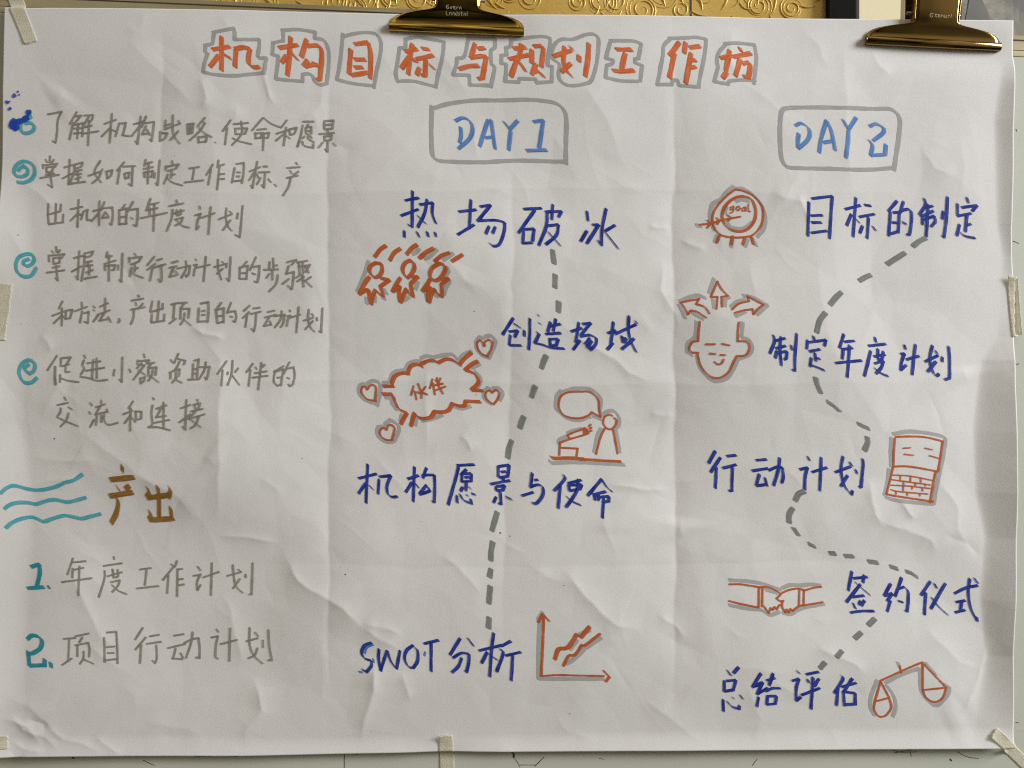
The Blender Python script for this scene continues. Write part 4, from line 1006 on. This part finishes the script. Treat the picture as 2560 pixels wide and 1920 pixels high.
# ------------------------------------------------------------------ masking tape
M_tape = mottled('masking_tape', (0.74, 0.71, 0.55), (0.84, 0.81, 0.66), 40.0, 0.5, bump=0.5, bscale=700.0, stretch=(1, 1, 3))
M_tape.node_tree.nodes['Principled BSDF'].inputs['Alpha'].default_value = 0.66
def on_paper(x, y):
    inside = (x > np.interp(y, [17, 220, 450, 700, 1100, 1890], [8, 2, 1, -5, -8, -8])) & (x < 2536) & \
             (y > np.interp(x, [8, 600, 1000, 1325, 2200, 2535], [17, 25, 33, 35.5, 45.5, 50])) & (y < np.interp(x, [0, 600, 1100, 1280, 2500], [1890, 1889, 1879.5, 1879, 1869.6]))
    return inside
def tape(label, quad, lift_end=0.0, seed=0):
    """quad: four corners, first edge is the torn end on the paper"""
    r = np.random.RandomState(seed)
    q = [np.array(p, float) for p in quad]
    L = np.linalg.norm(q[3] - q[0]); Wd = np.linalg.norm(q[1] - q[0])
    m, n = max(8, int(L / 3)), max(8, int(Wd / 2.5))
    jag0 = (r.rand(n + 1) - .5) * 5; jag1 = (r.rand(n + 1) - .5) * 5
    X = np.zeros((m + 1, n + 1)); Y = X.copy()
    ax = (q[3] - q[0]) / L
    for a_ in range(m + 1):
        for b_ in range(n + 1):
            s_, t_ = a_ / m, b_ / n
            p = (q[0] * (1 - t_) + q[1] * t_) * (1 - s_) + (q[3] * (1 - t_) + q[2] * t_) * s_
            p = p + ax * (jag0[b_] * max(0, 1 - s_ * 8) + jag1[b_] * max(0, 1 - (1 - s_) * 8))
            X[a_, b_], Y[a_, b_] = p
    hb = np.where(on_paper(X, Y), hs(X, Y), 0.0)
    for _ in range(int(5)):      # the tape bridges the step at the paper's edge
        hb = np.maximum(hb, 0.25 * (np.roll(hb, 1, 0) + np.roll(hb, -1, 0) + np.roll(hb, 1, 1) + np.roll(hb, -1, 1)))
    s_ = np.linspace(0, 1, m + 1)[:, None]; t_ = np.linspace(0, 1, n + 1)[None, :]
    hb = hb + 1.6 + lift_end * np.maximum(0, 1 - s_ * 4) ** 2 * (1 - 0.8 * t_) + 0.5 * r.rand(m + 1, 1) * np.maximum(0, 1 - s_ * 4)
    V = np.stack([(X - 1280) * S, -hb * S, (960 - Y) * S], -1).reshape(-1, 3)
    j, i = np.meshgrid(np.arange(m), np.arange(n), indexing='ij')
    a = (j * (n + 1) + i).ravel()
    F = np.stack([a, a + n + 1, a + n + 2, a + 1], 1)
    aa, bb, cc = V[F[:, 0]], V[F[:, 1]], V[F[:, 2]]
    flip = np.cross(bb - aa, cc - aa)[:, 1] > 0
    F[flip] = F[flip][:, ::-1]
    o = add_mesh('masking_tape', V, F, M_tape)
    md = o.modifiers.new('thickness', 'SOLIDIFY'); md.thickness = 0.0003; md.offset = -1
    o['label'] = label; o['category'] = 'tape'; o['group'] = 'masking tape strips holding the poster'
    return o
tape('cream masking tape strip slanting across the top left corner of the poster', [(59, 108), (92, 101), (48, -14), (8, -14)], 1.0, 1)
tape('yellowish masking tape on the left edge of the poster, beside the third bullet', [(32, 712), (13, 851), (-40, 848), (-40, 700)], 0.0, 2)
tape('short yellow tape scrap at the wrinkled lower left corner of the poster', [(24, 1837), (23, 1869), (-40, 1872), (-40, 1834)], 0.0, 3)
tape('translucent vertical masking tape strip over the bottom edge of the poster', [(1097, 1836), (1132, 1836), (1137, 1960), (1099, 1960)], 9.0, 4)
tape('bright wrinkled masking tape along the right edge, next to the annual plan topic', [(2514, 690), (2546, 695), (2558, 838), (2529, 842)], 7.0, 5)
tape('cream masking tape strip slanting off the lower right corner of the poster', [(2474, 1841), (2491, 1817), (2590, 1912), (2572, 1936)], 5.0, 6)

# ------------------------------------------------------------------ brass letter clips
def brass(name, col):
    m, nt, b = new_mat(name)
    t = nt.nodes.new('ShaderNodeTexCoord')
    n = N(nt, 'ShaderNodeTexNoise', Scale=60.0, Detail=3.0)
    nt.links.new(t.outputs['Object'], n.inputs['Vector'])
    r = nt.nodes.new('ShaderNodeMapRange')
    r.inputs['To Min'].default_value = 0.07; r.inputs['To Max'].default_value = 0.17
    nt.links.new(n.outputs['Fac'], r.inputs['Value']); nt.links.new(r.outputs['Result'], b.inputs['Roughness'])
    n2 = N(nt, 'ShaderNodeTexNoise', Scale=25.0, Detail=2.0)
    nt.links.new(t.outputs['Object'], n2.inputs['Vector'])
    bp = N(nt, 'ShaderNodeBump', Strength=0.22, Distance=0.002)
    nt.links.new(n2.outputs['Fac'], bp.inputs['Height']); nt.links.new(bp.outputs['Normal'], b.inputs['Normal'])
    b.inputs['Base Color'].default_value = (*col, 1)
    b.inputs['Metallic'].default_value = 1.0
    return m
BRASS = [brass('polished_brass', (0.52, 0.35, 0.09)), brass('tarnished_brass', (0.27, 0.18, 0.065))]
M_steel = mottled('grey_steel', (0.30, 0.29, 0.27), (0.42, 0.41, 0.38), 40, 0.3, 1.0)
STAMPS = [mottled('stamped_brass', (0.85, 0.80, 0.62), (0.95, 0.90, 0.75), 60, 0.45, 0.6), mottled('worn_stamp', (0.42, 0.36, 0.22), (0.55, 0.48, 0.32), 60, 0.5, 0.5)]

def clip(label, cx, cy, tilt, stamp, sx0, sy0, ssc, finish):
    M_brass, M_stamp = BRASS[finish], STAMPS[finish]
    root = thing('letter_clip', label, 'clip', 'brass letter clips along the top edge', W(cx, cy, 5))
    c, s_ = math.cos(tilt), math.sin(tilt)
    def T(x, y, h):     # local x right, y up
        return W(cx + x * c + y * s_, cy + x * s_ - y * c, h)
    prof_y = [16, 20, 26, 32, 38, 43, 47, 50, 53, 56, 60, 66, 74, 90, 110, 150, 230]
    half = {16: 168, 20: 168, 26: 166.5, 32: 162, 38: 153, 43: 139, 47: 120, 50: 100, 53: 80, 56: 66, 60: 58, 66: 55, 74: 54, 90: 54, 110: 54, 150: 55, 230: 58}
    dep = {16: 19, 20: 18.5, 26: 18, 32: 19, 38: 21, 43: 23, 47: 24.5, 50: 26, 53: 27, 56: 28, 60: 29, 66: 30.5, 74: 32, 90: 34, 110: 36, 150: 40, 230: 48}
    nx = 48
    V, F = [], []
    for y in prof_y:
        for i in range(nx + 1):
            f = -1 + 2 * i / nx
            edge = max(0, abs(f) - 0.9) / 0.1
            V.append(T(half[y] * f, y, dep[y] - 5 * edge ** 2 + 1.5 * math.cos(f * 1.57)))
    for j in range(len(prof_y) - 1):
        for i in range(nx):
            a = j * (nx + 1) + i
            F.append((a, a + 1, a + nx + 2, a + nx + 1))
    o = add_mesh('front_jaw', V, F, M_brass, root)
    md = o.modifiers.new('thickness', 'SOLIDIFY'); md.thickness = 2.2 * S; md.offset = -1
    # the rolled lip
    pr = [(20.5, 17), (19.5, 21), (17, 23.5), (12, 24.5), (7, 24), (3.5, 22.5), (3, 21.2), (0.8, 20), (-0.5, 17), (-0.8, 13), (0, 9), (4, 8), (12, 9), (19, 12)]
    V, F = [], []
    n = len(pr)
    for xx in (-168.5, -167, 0, 167, 168.5):
        k = 0.9 if abs(xx) > 168 else 1.0
        for y, h in pr:
            V.append(T(xx, 10 + (y - 10) * k, 16 + (h - 16) * k))
    for j in range(4):
        for i in range(n):
            a, b_ = j * n + i, j * n + (i + 1) % n
            F.append((a, b_, b_ + n, a + n))
    F.append(tuple(range(n))); F.append(tuple(range(4 * n, 5 * n))[::-1])
    o = add_mesh('lip', V, F, M_brass, root)
    o.data.polygons.foreach_set('use_smooth', np.ones(len(o.data.polygons), dtype=bool))
    # side cheeks folded back beside the neck
    for sgn in (-1, 1):
        V, F = [], []
        ys = [62, 66, 72, 80, 95, 120, 150, 230]
        for y in ys:
            hw = 54.5 + (y - 66) * 0.02
            for d0 in (0, .08, .3, .65, 1):
                hh = (30 + (y - 66) * 0.1) * (1 - d0) + (-46 - (y - 66) * .1 if y > 70 else -4) * d0
                V.append(T(sgn * (hw + 1.5 * math.sin(d0 * 3.1)), y, hh))
        for j in range(len(ys) - 1):
            for i in range(4):
                a = j * 5 + i
                F.append((a, a + 1, a + 6, a + 5))
        o = add_mesh('side_cheek', V, F, M_brass, root)
        md = o.modifiers.new('thickness', 'SOLIDIFY'); md.thickness = 2.0 * S; md.offset = 0
    # back jaw behind the board
    V = [T(-160, 0, -44), T(160, 0, -44), T(160, 30, -50), T(55, 60, -54), T(56, 230, -64), T(-56, 230, -64), T(-55, 60, -54), T(-160, 30, -50)]
    o = add_mesh('back_jaw', V, [(0, 7, 2, 1), (7, 6, 3, 2), (6, 5, 4, 3)], M_brass, root)
    md = o.modifiers.new('thickness', 'SOLIDIFY'); md.thickness = 2.2 * S
    # hinge pin with its two ends
    V, F = [], []
    for xx in (-67, -66, 66, 67):
        for k in range(12):
            r_ = 4.2 if abs(xx) < 66.5 else 3.2
            V.append(T(xx, 86 + r_ * math.cos(k * math.pi / 6), 8 + r_ * math.sin(k * math.pi / 6)))
    for j in range(3):
        for k in range(12):
            a, b_ = j * 12 + k, j * 12 + (k + 1) % 12
            F.append((a, b_, b_ + 12, a + 12))
    F.append(tuple(range(12))); F.append(tuple(range(36, 48))[::-1])
    add_mesh('hinge_pin', V, F, M_steel, root)
    # stamped maker's letters: thin raised strokes that follow the plate
    V, F = [], []
    ykeys = sorted(dep)
    for st in stamp.split('/'):
        nmb = [float(q) for q in st.split()]
        P = [(sx0 + nmb[i] * ssc, sy0 - nmb[i + 1] * ssc) for i in range(0, len(nmb), 2)]
        for k in range(len(P) - 1):
            (x0, y0), (x1, y1) = P[k], P[k + 1]
            L = math.hypot(x1 - x0, y1 - y0) or 1
            ux, uy = -(y1 - y0) / L * .55, (x1 - x0) / L * .55
            n0 = len(V)
            for (x, y) in ((x0 + ux, y0 + uy), (x0 - ux, y0 - uy), (x1 - ux, y1 - uy), (x1 + ux, y1 + uy)):
                h = float(np.interp(y, ykeys, [dep[q] for q in ykeys])) + 2.2
                V.append(T(x, y, h))
            F.append((n0, n0 + 1, n0 + 2, n0 + 3))
    o = add_mesh('stamped_lettering', V, F, M_stamp, root, smooth=False)
    md = o.modifiers.new('thickness', 'SOLIDIFY'); md.thickness = 0.8 * S; md.offset = 0
    return root
STAMP_A = '6 0 1 1 0 5 2 9 6 8 6 5 3 5/9 3 12 9 15 2/17 6 22 5 21 2 18 3 18 7 21 9 24 8/26 9 26 3/26 5 30 3/32 9 33 4 36 3 37 9/' \
          '0 14 0 22 5 22/8 22 8 17 12 16 13 22/16 22 17 16 20 17 21 22/27 13 27 22 23 21 23 17 27 17/34 16 30 17 34 20 30 22/37 13 38 22 40 21/36 16 41 16/44 22 44 17 48 17 48 22/52 13 52 22'
STAMP_B = '8 2 3 0 0 4 1 9 5 10 8 7/4 4 6 6/14 1 15 9 18 8/12 3 18 3/20 6 25 6 24 3 21 3 20 7 22 9 25 8/28 9 28 3/28 5 31 3 33 5 33 9/36 3 37 9 40 9 41 3/41 9 42 9/45 9 45 3/45 5 49 3/53 0 52 9'
clip('shiny gold bulldog clip gripping the top centre above the heading', 1141.5, 83.0, math.radians(2.3), STAMP_A, -27, 63, 1.0, 0)
clip('darker brown gold bulldog clip at the top right corner of the poster', 2332.5, 119.0, math.radians(3.0), STAMP_B, -20, 78, 1.0, 1)
